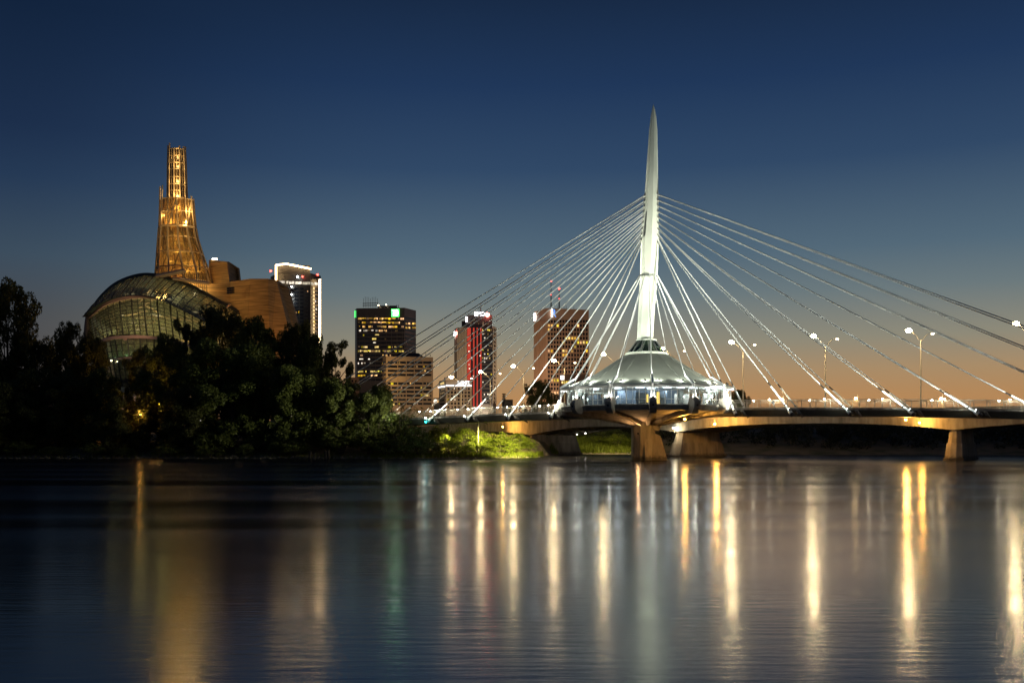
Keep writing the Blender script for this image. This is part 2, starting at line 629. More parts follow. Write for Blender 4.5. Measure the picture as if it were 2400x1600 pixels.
xs = sorted(set([-3000, -1500, -900, -600, -400, -250, -180] + [round(-150 + i * 1.5, 2) for i in range(207)] + [180, 250, 400, 800, 1600, 3000]))
ds = [-50, -10, -2, 0, .6, 1.2, 2.5, 5, 8, 12, 18, 26, 36, 55, 90, 200, 500, 1500, 6000]
gm = MB()
pts = [(x, shore(x) + d, ground_z(x, shore(x) + d)) for x in xs for d in ds]
nd = len(ds)
gm.add(pts, [(i * nd + j, (i + 1) * nd + j, (i + 1) * nd + j + 1, i * nd + j + 1) for i in range(len(xs) - 1) for j in range(nd - 1)])
structure(gm.build("ground", M['soil'], smooth=True))

# ------------------------------------------------------------------ cable-stayed foot bridge
PX, PY = 25.6, 187.0
UX, UY = math.cos(R(30)), -math.sin(R(30))
NX, NY = -math.sin(R(30)), -math.cos(R(30))       # towards the camera


def dz(t):
    return 9.6 - .0003 * (t - 5) ** 2


def B(t, o, z):
    return Vector((PX + UX * t + NX * o, PY + UY * t + NY * o, z))


def Pa(a, r, z):
    """round the pylon: a = degrees from the side that faces the camera, positive to the right"""
    return Vector((PX + r * math.sin(R(a)), PY - r * math.cos(R(a)), z))


bridge = thing("cable_stayed_bridge", "white cable-stayed footbridge with tall tapering pylon over the river", "bridge", (PX, PY, 0))

HW = 3.4
ts = [-88 + i * 4 for i in range(49)]
for name, prof, mm in (
        ("deck_slab", [(HW, 0), (HW + .1, -.35), (HW - .1, -.42), (-HW + .1, -.42), (-HW - .1, -.35), (-HW, 0)], M['concrete']),
        ("deck_girder", [(HW - .15, -.42), (HW - .75, -1.45), (-HW + .75, -1.45), (-HW + .15, -.42)], M['fascia'])):
    m = MB()
    m.loft([[B(t, o, dz(t) + z) for o, z in prof] for t in ts])
    m.build(name, mm, bridge)
m = MB()
m.loft([[B(t, o, dz(t) + z) for o, z in ((HW - .25, .006), (HW - .25, .03), (-HW + .25, .03), (-HW + .25, .006))] for t in ts])
m.build("walkway", M['deck_top'], bridge)

# railings: one panel mesh, copied along both edges
pm = MB()
pm.tube((-1.2, 0, 1.38), (1.2, 0, 1.38), .07, n=6)
pm.tube((-1.2, 0, 1.12), (1.2, 0, 1.12), .028, n=4)
pm.tube((-1.2, 0, .12), (1.2, 0, .12), .03, n=4)
for i in range(12):
    pm.box((-1.1 + i * .2, 0, .62), (.022, .022, 1.0))
pm.box((-1.2, 0, .69), (.09, .07, 1.38))
panel = pm.build("railing_panel", M['rail'], None)
panel_me = panel.data
bpy.data.objects.remove(panel)
angb = math.atan2(UY, UX)
for t_ in [-86.4 + i * 2.4 for i in range(77)]:
    if abs(t_) < 16.4:
        continue
    for o_ in (HW - .12, -HW + .12):
        q = bpy.data.objects.new("railing_panel", panel_me)
        COL.objects.link(q)
        q.parent = bridge
        q.location = B(t_, o_, dz(t_)) - org(bridge)
        q.rotation_euler = (0, 0, angb)

# pylon: outline read off the photograph, a many-sided tapering needle
pyl = [(812, 1492, 1529), (792, 1493, 1530.5), (700, 1497, 1536.5), (650, 1499.5, 1541), (600, 1501, 1543), (560, 1502.5, 1543.4), (500, 1508, 1543.2), (459, 1511, 1543), (400, 1515, 1542.4),
       (350, 1518.5, 1541.6), (300, 1522, 1540.5), (275, 1525, 1538), (258, 1528, 1535.4), (248, 1530.4, 1532.4), (245, 1531.2, 1531.8)]
shape = [(-1, 0), (-.9, -.42), (-.62, -.78), (.1, -.86), (.72, -.72), (.92, -.4), (1, 0), (.8, .6), (.3, .85), (-.4, .85), (-.85, .5)]
m = MB()
rings = []
for y, xl, xr in pyl:
    c = Wp((xl + xr) / 2, y, PY)
    h = (xr - xl) / 2 / F * PY
    rings.append([c + Vector((a * h, d * h, 0)) for a, d in shape])
m.loft(rings)
pylon = m.build("pylon", M['white_steel'], bridge)
m = MB()                                             # slot where the far cables enter
p0, p1, p2 = Wp(1513.5, 497, PY - 1.0), Wp(1517.5, 494, PY - 1.05), Wp(1506.5, 556, PY - 1.12)
m.extr([p0, p1, p2 + Vector((.12, 0, 0)), p2], (0, .5, 0))
m.build("cable_slot", M['grey_steel'], pylon)


def pylon_at(z):
    y = HOR - (z - CAMH) * F / PY
    for (y0, a0, b0), (y1, a1, b1) in zip(pyl, pyl[1:]):
        if y <= y0 and y >= y1:
            t = (y0 - y) / (y0 - y1)
            xl, xr = a0 + (a1 - a0) * t, b0 + (b1 - b0) * t
            return Wp((xl + xr) / 2, y, PY), (xr - xl) / 2 / F * PY
    return Wp(1512, y, PY), 1.5


def stay(p_top, p_bot, lit_r=.105, sleeve=5.6):
    d = (p_bot - p_top)
    L = d.length
    d = d / L
    m = MB()
    m.tube(p_top + d * 1.6, p_bot - d * (sleeve + .5), lit_r, n=6, caps=False)
    c = m.build("cable", M['cable'], bridge, smooth=True)
    m = MB()
    m.tube(p_top, p_top + d * 2.2, .14, .12, n=8)
    m.build("socket", M['sleeve'], c, smooth=False)
    m = MB()
    m.tube(p_bot - d * (sleeve + .9), p_bot - d * sleeve, .12, n=8)
    m.build("collar", M['dark_steel'], c)
    m = MB(); m.tube(p_bot - d * 1.5, p_bot - d * 1.3, .21, n=8); m.build("clamp", M['dark_steel'], c)
    m = MB()
    m.tube(p_bot - d * sleeve, p_bot - d * .1, .15, .17, n=8)
    m.build("sleeve", M['sleeve'], c, smooth=False)
    return c, d


TA = [18.3 + 9.75 * k for k in range(9)]
anchors = []
for sgn in (-1, 1):
    for k, t0 in enumerate(TA):
        zt = 50.5 - 1.06 * (8 - k)
        pc, hw = pylon_at(zt)
        for side in (1, -1):
            t = sgn * t0
            bot = B(t, side * (HW + .35), dz(t) - .62)
            top = pc + Vector((UX * sgn * hw * .9 + NX * side * .35, UY * sgn * hw * .8 + NY * side * .35, 0))
            c, d = stay(top, bot)
            m = MB()
            m.tube(bot - d * .25, bot + d * .75, .3, .36, n=10)
            a = m.build("anchor", M['sleeve'], c)
            m = MB()
            m.tube(bot + d * .5, bot + d * 1.0, .4, .4, n=10)
            m.build("anchor_cap", M['dark_steel'], c)
            if side == 1:
                m = MB()                             # bracket fin on the girder
                e = .18
                q = [B(t + e * 6, HW - .1, dz(t) - .4), B(t + e * 6, HW + .45, dz(t) - .55), B(t + e * 7, HW + .3, dz(t) - 1.05), B(t + e * 9, HW - .75, dz(t) - 1.47)]
                m.extr(q, Vector((UX, UY, 0)) * .45)
                m.build("anchor_bracket", M['concrete'], bridge)
                anchors.append((t, bot, d))
    m = MB()
    for k in range(9):                               # row of cable lugs up the pylon edge
        zt = 50.5 - 1.06 * (8 - k)
        pc, hw = pylon_at(zt)
        m.box(pc + Vector((sgn * hw * .97, -.15 * hw, -.05)), (.42, .5, .34))
    m.build("cable_lugs", M['grey_steel'], pylon)

# ring beam, ribs and corbels of the plaza that carries the pavilion
RIB = [-4 + 360 / 14 * k for k in range(14)]
m = MB()
rr = [(15.9, 10.05), (16.2, 10.05), (16.2, 9.75), (15.95, 9.7), (15.95, 9.1), (15.2, 9.05)]
for i in range(14):
    a0, a1 = RIB[i], RIB[i] + 360 / 14
    m.loft([[Pa(a, r, z) for r, z in rr] for a in (a0, (a0 + a1) / 2, a1)])
m.build("plaza_edge_beam", M['concrete'], bridge)
m = MB()
m.prism([(Pa(a, 15.9, 0).x, Pa(a, 15.9, 0).y) for a in RIB], 9.55, 10.0)
m.build("plaza_slab", M['concrete'], bridge)
m = MB()
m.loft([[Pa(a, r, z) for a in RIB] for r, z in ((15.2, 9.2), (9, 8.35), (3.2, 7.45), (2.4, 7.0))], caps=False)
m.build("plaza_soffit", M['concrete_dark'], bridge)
for a in RIB:
    e = Vector((math.cos(R(a)), math.sin(R(a)), 0))
    m = MB()
    m.extr([Pa(a, r, z) - e * .28 for r, z in ((16.6, 9.2), (16.5, 8.55), (9, 7.75), (3.2, 6.6), (2.2, 6.6), (2.2, 7.2), (9, 8.3))], e * .56)
    m.build("plaza_rib", M['concrete'], bridge)
    if abs((a + 180) % 360 - 180) < 64 or abs((a + 180) % 360 - 180) > 84 or a < 0:
        m = MB()
        m.extr([Pa(a, r, z) - e * .62 for r, z in ((15.75, 8.95), (16.9, 8.5), (17.75, 9.4), (17.9, 10.5), (17.1, 11.35), (16.2, 11.2), (15.7, 10.2))], e * 1.24)
        cb = m.build("corbel_block", M['concrete'], bridge)
        m = MB()
        m.tube(Pa(a, 17.7, 9.95), Pa(a, 17.95, 9.9), .2, .2, n=10)
        m.build("anchor_plate", M['dark_steel'], cb)
        m = MB()
        m.tube(Pa(a, 17.35, 11.25), Pa(a, 17.3, 11.5), .12, .16, n=8)
        m.build("uplight", M['grey_steel'], cb)
        point_light(Pa(a, 17.3, 11.62), 190, (1, .98, .84), .1, bridge)

# stays from the pylon down to the pavilion ribs
for a in RIB:
    aa = (a + 180) % 360 - 180
    if 60 < aa < 84 or -132 < aa < -107:
        continue
    pc, hw = pylon_at(35.6)
    top = pc + Vector((math.sin(R(a)) * hw * .9, -math.cos(R(a)) * hw * .72, 0))
    bot = Pa(a, 14.0, 15.05)
    d = (bot - top).normalized()
    m = MB()
    m.tube(top + d * .6, bot, .1, n=6, caps=False)
    c = m.build("cable", M['cable'], bridge, smooth=True)
    m = MB()
    m.tube(top + d * .25, top + d * 1.9, .075, n=8)
    m.build("socket", M['sleeve'], c)
    e = Vector((math.cos(R(a)), math.sin(R(a)), 0))
    m = MB()                                         # bright sloping strut over the eave, then down to the corbel
    m.extr([Pa(a, r, z) - e * .16 for r, z in ((13.8, 15.3), (14.3, 15.35), (16.9, 13.75), (16.7, 13.35))], e * .32)
    m.build("roof_strut", M['sleeve'], c)
    m = MB()
    for s in (-1, 1):
        m.tube(Pa(a, 16.75, 13.5) + e * s * .22, Pa(a, 16.9, 11.3) + e * s * .3, .09, n=6)
    m.build("strut", M['sleeve'], c)

# pier of the pylon
m = MB()
pc = Wp(1505, 1034, PY)
oct_ = [(-2.05, .6), (-1.9, -1.6), (-.7, -2.6), (1.0, -2.35), (2.3, -1.2), (2.4, 1.2), (1, 2.6), (-1.2, 2.4)]
m.loft([[Vector((pc.x + x * s + dx, PY + y * s, z)) for x, y in oct_] for z, s, dx in ((-3, .98, .0), (4, .98, .0), (7.3, 1.06, .15))])
m.build("pier", M['concrete'], bridge)
m = MB()
pr = [Wp(1521, 1010, PY), Wp(1545, 1021, PY), Wp(1562, 1080, PY), Wp(1566, 1112, PY), Wp(1518, 1112, PY)]
m.extr([p + Vector((0, -1.7, 0)) for p in pr], (0, 2.6, 0))
m.build("pier_buttress", M['concrete'], bridge)
m = MB()
pr = [Wp(1521, 1002, PY), Wp(1541, 1013, PY), Wp(1550, 985, PY), Wp(1521, 983, PY)]
m.extr([p + Vector((0, -1.9, 0)) for p in pr], (0, 3.4, 0))
m.build("pier_bracket", M['concrete'], bridge)
m = MB()
pr = [Vector((pc.x + .1, PY - 2.3, 4.6)), Vector((pc.x + .1, PY - 4.0, -3)), Vector((pc.x + .1, PY - 2.2, -3))]
m.extr(pr, (1.0, .1, 0))
m.build("pier_buttress", M['concrete'], bridge)

# ------------------------------------------------------------------ pavilion round the pylon
pav = thing("restaurant_pavilion", "round glass-walled restaurant under a tent-like metal roof at the pylon foot", "restaurant", (PX, PY, 10))
prof = [(4.0, 20.05), (5.6, 19.05), (7.3, 17.95), (9.3, 16.65), (11.3, 15.45), (13.8, 14.5), (16.4, 13.62)]
for i in range(14):
    m = MB()
    rings = []
    for j in range(7):
        a = RIB[i] + 360 / 14 * j / 6
        s = math.sin(math.pi * j / 6)
        rings.append([Pa(a, r * (1 - (1 - math.cos(R(12.86))) * s * .55), z - .05 * s * math.sin(math.pi * q / 6)) for q, (r, z) in enumerate(prof)])
    m.loft(rings, closed=False, caps=False)
    m.build("roof_panel", M['roof_metal'], pav, smooth=True)
for a in RIB:
    m = MB()
    m.path([Pa(a, r, z + .02) for r, z in prof], .055, n=5)
    m.build("roof_seam", M['roof_metal'], pav)
m = MB()
for i in range(14):
    a0, a1 = RIB[i], RIB[i] + 360 / 14
    m.loft([[Pa(a, r, z) for r, z in ((16.35, 13.62), (16.45, 13.5), (16.4, 13.32), (15.0, 13.36), (15.0, 13.5))] for a in (a0, (a0 + a1) / 2, a1)])
m.build("eave_beam", M['ceiling'], pav)
m = MB()
N = 28
for r0, z0, r1, z1 in ((4.15, 20.0, 4.15, 20.16), (3.95, 20.3, 3.95, 20.42), (1.95, 22.75, 1.95, 22.95)):
    m.loft([[Pa(360 * i / N, r, z) for i in range(N)] for r, z in ((r0, z0), (r1, z1), (r1 - .25, z1), (r0 - .25, z0))])
m.build("skylight_ring", M['white_steel'], pav)
m = MB()
for i in range(14):
    a = 360 / 14 * i
    m.tube(Pa(a, 3.85, 20.3), Pa(a, 1.85, 22.8), .07, n=5)
    m.tube(Pa(a, 3.85, 20.3), Pa(a + 13, 1.85, 22.8), .05, n=5)
m.build("skylight_frame", M['grey_steel'], pav)
for i in range(14):
    a0, a1 = 360 / 14 * i, 360 / 14 * (i + 1)
    m = MB()
    m.extr([Pa(a0, 3.7, 20.3), Pa(a1, 3.7, 20.3), Pa(a1, 1.75, 22.8), Pa(a0, 1.75, 22.8)], (0, 0, .03))
    m.build("skylight_pane", M['neck_glass'], pav)
# walls
fr = MB()
for i in range(14):
    for j in range(3):
        a0 = RIB[i] + 360 / 14 * j / 3
        a1 = a0 + 360 / 42
        m = MB()
        m.extr([Pa(a0 + .3, 15.1, 10.12), Pa(a1 - .3, 15.1, 10.12), Pa(a1 - .3, 15.1, 13.3), Pa(a0 + .3, 15.1, 13.3)], Pa(a0, 14.97, 0) - Pa(a0, 15, 0))
        m.build("glass_pane", M['pavilion_glass'], pav)
    for j in range(6):
        a0 = RIB[i] + 360 / 14 * j / 6
        w = .075 if j % 2 == 0 else .035
        fr.tube(Pa(a0, 15.14, 10.02), Pa(a0, 15.14, 13.36), w, n=4)
m = fr.build("wall_posts", M['ceiling'], pav)
for z, w in ((10.12, .09), (11.05, .035), (12.6, .04), (13.28, .07)):
    fr = MB()
    for i in range(42):
        fr.tube(Pa(360 * i / 42 - 4, 15.16, z), Pa(360 * (i + 1) / 42 - 4, 15.16, z), w, n=4, caps=False)
    fr.build("wall_rail", M['ceiling'], pav)
m = MB(); m.loft([[Pa(360 * i / 28, r, z) for i in range(28)] for r, z in ((14.9, 13.32), (4, 13.34), (4, 13.45), (14.9, 13.43))])
m.build("ceiling", M['ceiling'], pav)
m = MB(); m.loft([[Pa(360 * i / 16, r, z) for i in range(16)] for r, z in ((6.5, 10.0), (6.5, 13.3))], caps=False)
m.build("core_wall", M['core_blue'], pav)
for a0, a1, r, h in ((-72, -52, 12, 2.2), (-36, -18, 11, 2.9), (-2, 9, 12.6, 2.6), (16, 30, 12.5, 2.05), (33, 44, 12.5, 1.7), (-48, -40, 13, 1.5), (52, 66, 12, 2.4), (-16, -7, 13, 2.3)):
    m = MB()
    m.loft([[Pa(a, rr_, z) for rr_, z in ((r, 10.0), (r, 10 + h), (r - .2, 10 + h), (r - .2, 10.0))] for a in [a0 + (a1 - a0) * q / 4 for q in range(5)]])
    m.build("partition", random.choice([M['core_blue'], M['core_blue'], M['ceiling']]), pav)
for a, r in ((-13, 12.4), (9, 12.8), (-33, 12), (32, 13), (20, 13), (-58, 12), (56, 12.5), (-3, 10)):
    m = MB()
    e = Vector((math.cos(R(a)), math.sin(R(a)), 0))
    m.tube(Pa(a, r, 13.16) - e * .75, Pa(a, r, 13.16) + e * .75, .11, n=6)
    m.build("ceiling_light", M['tube_white'], pav)
    point_light(Pa(a, r, 12.7), 230, (.97, .98, .96), .4, pav)
for a in (-80, 72, 100, 150, 200, 250):
    point_light(Pa(a, 13.2, 12.8), 260, (1, .97, .85), .4, pav)
for a in (16, 18.5):
    m = MB()
    e = Vector((math.cos(R(a)), math.sin(R(a)), 0))
    m.extr([Pa(a, 14.2, 10.05) - e * .28, Pa(a, 14.2, 10.05) + e * .28, Pa(a, 14.2, 12.5) + e * .28, Pa(a, 14.2, 12.5) - e * .28], (0, .06, 0))
    m.build("door", M['ceiling'], pav)
# loose things inside
lampo = thing("floor_lamp", "tall glowing amber column lamp inside the restaurant behind the glass", "lamp", Pa(0.5, 14.2, 10.02))
m = MB(); m.tube(Pa(.5, 14.2, 10.12), Pa(.5, 14.2, 12.3), .28, .24, n=10); m.build("lamp_shade", M['lamp_amber'], lampo)
m = MB(); m.tube(Pa(.5, 14.2, 10.02), Pa(.5, 14.2, 10.12), .3, n=10); m.build("base", M['dark_steel'], lampo)
lampo = thing("floor_lamp", "slimmer yellow lit banner-like lamp left of the amber one in the restaurant", "lamp", Pa(-7, 14.0, 10.02))
m = MB(); m.tube(Pa(-7, 14, 10.5), Pa(-7, 14, 11.9), .16, .16, n=8); m.build("lamp_shade", M['lamp_amber'], lampo)
m = MB(); m.tube(Pa(-7, 14, 10.02), Pa(-7, 14, 10.5), .08, n=8); m.build("base", M['dark_steel'], lampo)

# things that stand on the pavilion roof: floodlights on arms
CW = (.93, 1, .9)
ordn = ["first", "second", "third", "fourth", "fifth", "sixth", "seventh", "eighth", "ninth", "tenth", "eleventh", "twelfth", "thirteenth", "fourteenth"]
vis = [a for a in RIB if -90 < (a + 180) % 360 - 180 < 80]
vis = sorted(((a + 180) % 360 - 180) for a in vis)
k = 0
for a in vis:
    for s in (-1, 1):
        aa = a + s * 4.6
        base = Pa(a + s * .8, 15.2, 14.15)
        head = Pa(aa, 15.2, 14.3)
        t_ = thing("roof_floodlight", f"small black floodlight on the pavilion roof edge, {ordn[k]} from the left", "floodlight", base, "floodlights along the pavilion roof")
        m = MB(); m.path([base, base + Vector((0, 0, .28)), head], .035, n=5); m.build("arm", M['dark_steel'], t_)
        m = MB(); up = (Pa(aa, 9, 17.4) - head).normalized(); m.tube(head - up * .12, head + up * .18, .11, .19, n=8); m.build("head", M['dark_steel'], t_)
        spot_light(head + up * .24, Pa(aa, 11.5, 15.3), 1900, CW, 120, .9, .06, t_)
        point_light(head + up * .3 + Vector((0, 0, .25)), 75, CW, .08, t_)
        k += 1

# ------------------------------------------------------------------ lamps on the footbridge
def ordinal(n):
    return ordn[n] if n < len(ordn) else f"{n + 1}th"


PTS = [(-38, 352), (-31, 335.5), (-23.5, 319.5), (-15.7, 304), (-6.4, 290), (3.2, 275), (13.9, 260), (25.6, 245.5), (38, 231), (51.1, 217), (65.3, 204.5), (80.8, 194), (96.5, 183.5), (112, 173), (128, 162), (145, 151), (162, 140)]

# anchor floodlights: one by each near cable foot, throwing light up the cables
cl = cr = 0
for t, bot, d in anchors:
    if not (-62 < t < 75):
        continue
    side = "left" if t < 0 else "right"
    n_ = int(round((abs(t) - 18.3) / 9.75))
    p = bot + Vector((NX * 1.1, NY * 1.1, .25)) - Vector((UX, UY, 0)) * (.3 if t < 0 else -.2)
    t_ = thing("anchor_floodlight", f"added white floodlight at the {ordinal(n_)} near cable foot {side} of the restaurant", "floodlight", p, "floodlights at the cable feet")
    aim = Vector((PX, PY, 38)) - p
    dn = aim.normalized()
    m = MB(); m.tube(p - dn * .25, p + dn * .12, .16, .24, n=10); m.build("housing", M['grey_steel'], t_)
    m = MB(); m.tube(p + dn * .125, p + dn * .15, .22, .2, n=10); m.build("lens", M['lamp_cool'], t_)
    m = MB(); m.tube(p - dn * .1, B(t, HW - .1, p.z - .2), .06, n=5); m.build("arm", M['dark_steel'], t_)
    spot_light(p + dn * .3, Vector((PX, PY, 28 + n_ * 4.5)), 38000 if t < 0 else 30000, CW, 52, 1.0, 1.1, t_)
    if t < 0:
        point_light(p + Vector((NX * .6, NY * .6, .5)), 120, (1, .95, .75), .2, t_)
    if t < 0 and n_ == 3:  # extra spots added from here on to light the left-bank trees
        spot_light(p + Vector((NX * .8, NY * .8, .9)), Vector((-45, 212, 10)), 3600, (1, .93, .6), 75, 1.0, .3, t_)
    if t < 0 and n_ in (1, 2):
        spot_light(p + Vector((NX * 1.2, NY * 1.2, .6)), Vector((-66 - 16 * (n_ == 1), 213, 14)), 27000, (1, .93, .62), 38, 1.0, .3, t_)
    if -52 < t < 0:
        q = B(t, -HW - .3, dz(t) - 1.7)  # floodlight added to light the bank shrubs
        t2 = thing("added_underdeck_floodlight", f"added dark floodlight under the footbridge's far edge, {ordinal(n_)} left of the restaurant", "floodlight", q, "added floodlights under the deck edge")
        dn = Vector((-NX * 1.0 - UX * .1, -NY * 1.0, -.8)).normalized()
        m = MB(); m.tube(q - dn * .2, q + dn * .1, .1, .16, n=8); m.build("housing", M['dark_steel'], t2)
        m = MB(); m.tube(q, B(t, -HW + .5, dz(t) - 1.3), .05, n=5); m.build("arm", M['dark_steel'], t2)
        spot_light(q + dn * .2, ((.5, 221, 2), (-3, 220, 2), (-9, 218, 2), (-15, 216, 2))[n_], (85000, 75000, 36000, 12000)[n_], (1, .92, .3), (46, 56, 60, 60)[n_], 1.0, .2, t2)

# floodlights added at the far cable feet to brighten the far cables
for t, bot, d in anchors:
    if not (-45 < t < 75):
        continue
    side = "left" if t < 0 else "right"
    n_ = int(round((abs(t) - 18.3) / 9.75))
    p = B(t - (.3 if t < 0 else -.2), -HW - 1.4, dz(t) - .3)
    t_ = thing("anchor_floodlight", f"added white floodlight at the {ordinal(n_)} far cable foot {side} of the restaurant", "floodlight", p, "floodlights at the cable feet")
    dn = (Vector((PX, PY, 38)) - p).normalized()
    m = MB(); m.tube(p - dn * .25, p + dn * .12, .16, .24, n=10); m.build("housing", M['grey_steel'], t_)
    m = MB(); m.tube(p + dn * .125, p + dn * .15, .22, .2, n=10); m.build("lens", M['lamp_cool'], t_)
    m = MB(); m.tube(p - dn * .1, B(t, -HW + .1, p.z - .1), .06, n=5); m.build("arm", M['dark_steel'], t_)
    spot_light(p + dn * .3, Vector((PX, PY, 28 + n_ * 4.5)), 17000, CW, 50, 1.0, 1.1, t_)

# pylon floodlights on the plaza
for i, (t, o_) in enumerate(((-25.5, 4.3), (25.5, 4.3))):
    p = B(t, o_, 10.0)
    t_ = thing("pylon_floodlight", f"big floodlight aimed up the pylon from the {'left' if t < 0 else 'right'} end of the plaza", "floodlight", p)
    dn = (Vector((PX, PY, 42)) - p).normalized()
    m = MB(); m.tube(p + Vector((0, 0, .2)), p + Vector((0, 0, .2)) + dn * .5, .22, .3, n=12); m.build("housing", M['dark_steel'], t_)
    m = MB(); m.tube(p - Vector((0, 0, .3)), p + Vector((0, 0, .3)), .06, n=6); m.tube(p - Vector((0, 0, .25)), B(t, HW - .1, 9.3), .06, n=6); m.build("bracket", M['dark_steel'], t_)
    spot_light(p + dn * .8 + Vector((0, 0, .2)), Vector((PX - .1, PY, 40)), 105000, (1, 1, .83), 32, 1.0, .3, t_)

# walkway lamps on both railings
for side, nm in ((1, "near"), (-1, "far")):
    for sgn in (-1, 1):
        n_ = 0
        for k in range(6):
            t = sgn * (21.5 + 9.75 * k + (1.2 if side < 0 else 0))
            if t > 70 or t < -62:
                continue
            b_ = B(t, side * (HW - .45), dz(t) + .03)
            t_ = thing("walkway_lamp", f"low globe lamp by the {nm} railing, {ordinal(n_)} {'right' if sgn > 0 else 'left'} of the restaurant", "lamp", b_, "globe lamps along the footbridge")
            hgt = 1.15 if side > 0 else 1.5
            m = MB(); m.tube(b_, b_ + Vector((0, 0, hgt)), .05, n=6); m.build("post", M['rail'], t_)
            m = MB(); m.ball(b_ + Vector((0, 0, hgt + .13)), .14, 8, 5); m.build("globe", M['lamp_white'], t_, smooth=True)
            point_light(b_ + Vector((0, 0, hgt + .45)), 70, (1, .82, .52), .15, t_)
            n_ += 1

# ------------------------------------------------------------------ road bridge behind
CL = []
for i in range(len(PTS) - 1):
    p0 = Vector((*PTS[max(0, i - 1)], 0)); p1 = Vector((*PTS[i], 0)); p2 = Vector((*PTS[i + 1], 0)); p3 = Vector((*PTS[min(len(PTS) - 1, i + 2)], 0))
    for q in range(5):
        t = q / 5
        CL.append(.5 * ((2 * p1) + (p2 - p0) * t + (2 * p0 - 5 * p1 + 4 * p2 - p3) * t * t + (3 * p1 - p0 - 3 * p2 + p3) * t ** 3))
CL.append(Vector((*PTS[-1], 0)))
NRM = []
for i in range(len(CL)):
    d = (CL[min(i + 1, len(CL) - 1)] - CL[max(0, i - 1)]).normalized()
    NRM.append(Vector((d.y, -d.x, 0)))
ARC = [0]
for i in range(1, len(CL)):
    ARC.append(ARC[-1] + (CL[i] - CL[i - 1]).length)


def rdz(i):
    y = CL[i].y
    return 9.6 if y < 245 else 9.6 - (y - 245) * .024


def near_px(i, o):
    p = CL[i] + NRM[i] * o
    return 1200 + F * p.x / p.y


def idx_for(x, o=8.5):
    return min(range(len(CL)), key=lambda i: abs(near_px(i, o) - x))


PI_ = [idx_for(x) for x in (1238, 1603, 2226)]
PI_.append(min(range(len(CL)), key=lambda i: abs(ARC[i] - ARC[PI_[-1]] - 57)))
PI_.append(min(range(len(CL)), key=lambda i: abs(ARC[i] - ARC[PI_[0]] + 52)))


def depth(i):
    d = min(abs(ARC[i] - ARC[p]) for p in PI_)
    return 2.4 + (1.5 * (1 - d / 24) ** 2 if d < 24 else 0)


road = thing("road_bridge", "concrete haunched-girder road bridge running behind the footbridge", "bridge", (CL[40].x, CL[40].y, 0))
m = MB()
m.loft([[CL[i] + NRM[i] * o + Vector((0, 0, rdz(i) + z)) for o, z in ((9, 0), (9, -.45), (-9, -.45), (-9, 0))] for i in range(len(CL))])
m.build("deck_slab", M['concrete'], road)
m = MB()
m.loft([[CL[i] + NRM[i] * o + Vector((0, 0, rdz(i) + z)) for o, z in ((8.3, .006), (8.3, .05), (-8.3, .05), (-8.3, .006))] for i in range(len(CL))])
m.build("carriageway", M['asphalt'], road)
for o in (8.45, 5.1, 1.7, -1.7, -5.1, -8.45):
    m = MB()
    m.loft([[CL[i] + NRM[i] * (o + q) + Vector((0, 0, z)) for q, z in ((.28, rdz(i) - .452), (.28, rdz(i) - depth(i)), (-.28, rdz(i) - depth(i)), (-.28, rdz(i) - .452))] for i in range(len(CL))])
    m.build("girder", M['concrete'], road)
for o in (8.75, -8.75):
    m = MB()
    m.loft([[CL[i] + NRM[i] * (o + q) + Vector((0, 0, rdz(i) + z)) for q, z in ((.2, .008), (.12, .4), (-.12, .4), (-.2, .008))] for i in range(len(CL))])
    m.build("parapet", M['concrete'], road)
for i in PI_[:4]:
    c, n = CL[i], NRM[i]
    tng = Vector((-n.y, n.x, 0))
    ztop = rdz(i) - depth(i) - .02
    m = MB()
    rings = []
    for z, w, e0, e1 in ((-3.5, 1.75, 10.4, -8.6), (.55, 1.75, 10.4, -8.6), (.6, 1.5, 10.0, -8.3), (3.3, 1.35, 9.1, -7.5), (3.35, 1.15, 8.9, -7.4), (ztop, 1.0, 8.1, -6.7)):
        rings.append([c + n * a + tng * b + Vector((0, 0, z)) for a, b in ((e0, -w * .35), (e0, w * .35), (e0 - .7, w), (e1 + .7, w), (e1, w * .35), (e1, -w * .35), (e1 + .7, -w), (e0 - .7, -w))])
    m.loft(rings)
    m.build("pier", M['concrete_dark'], road)

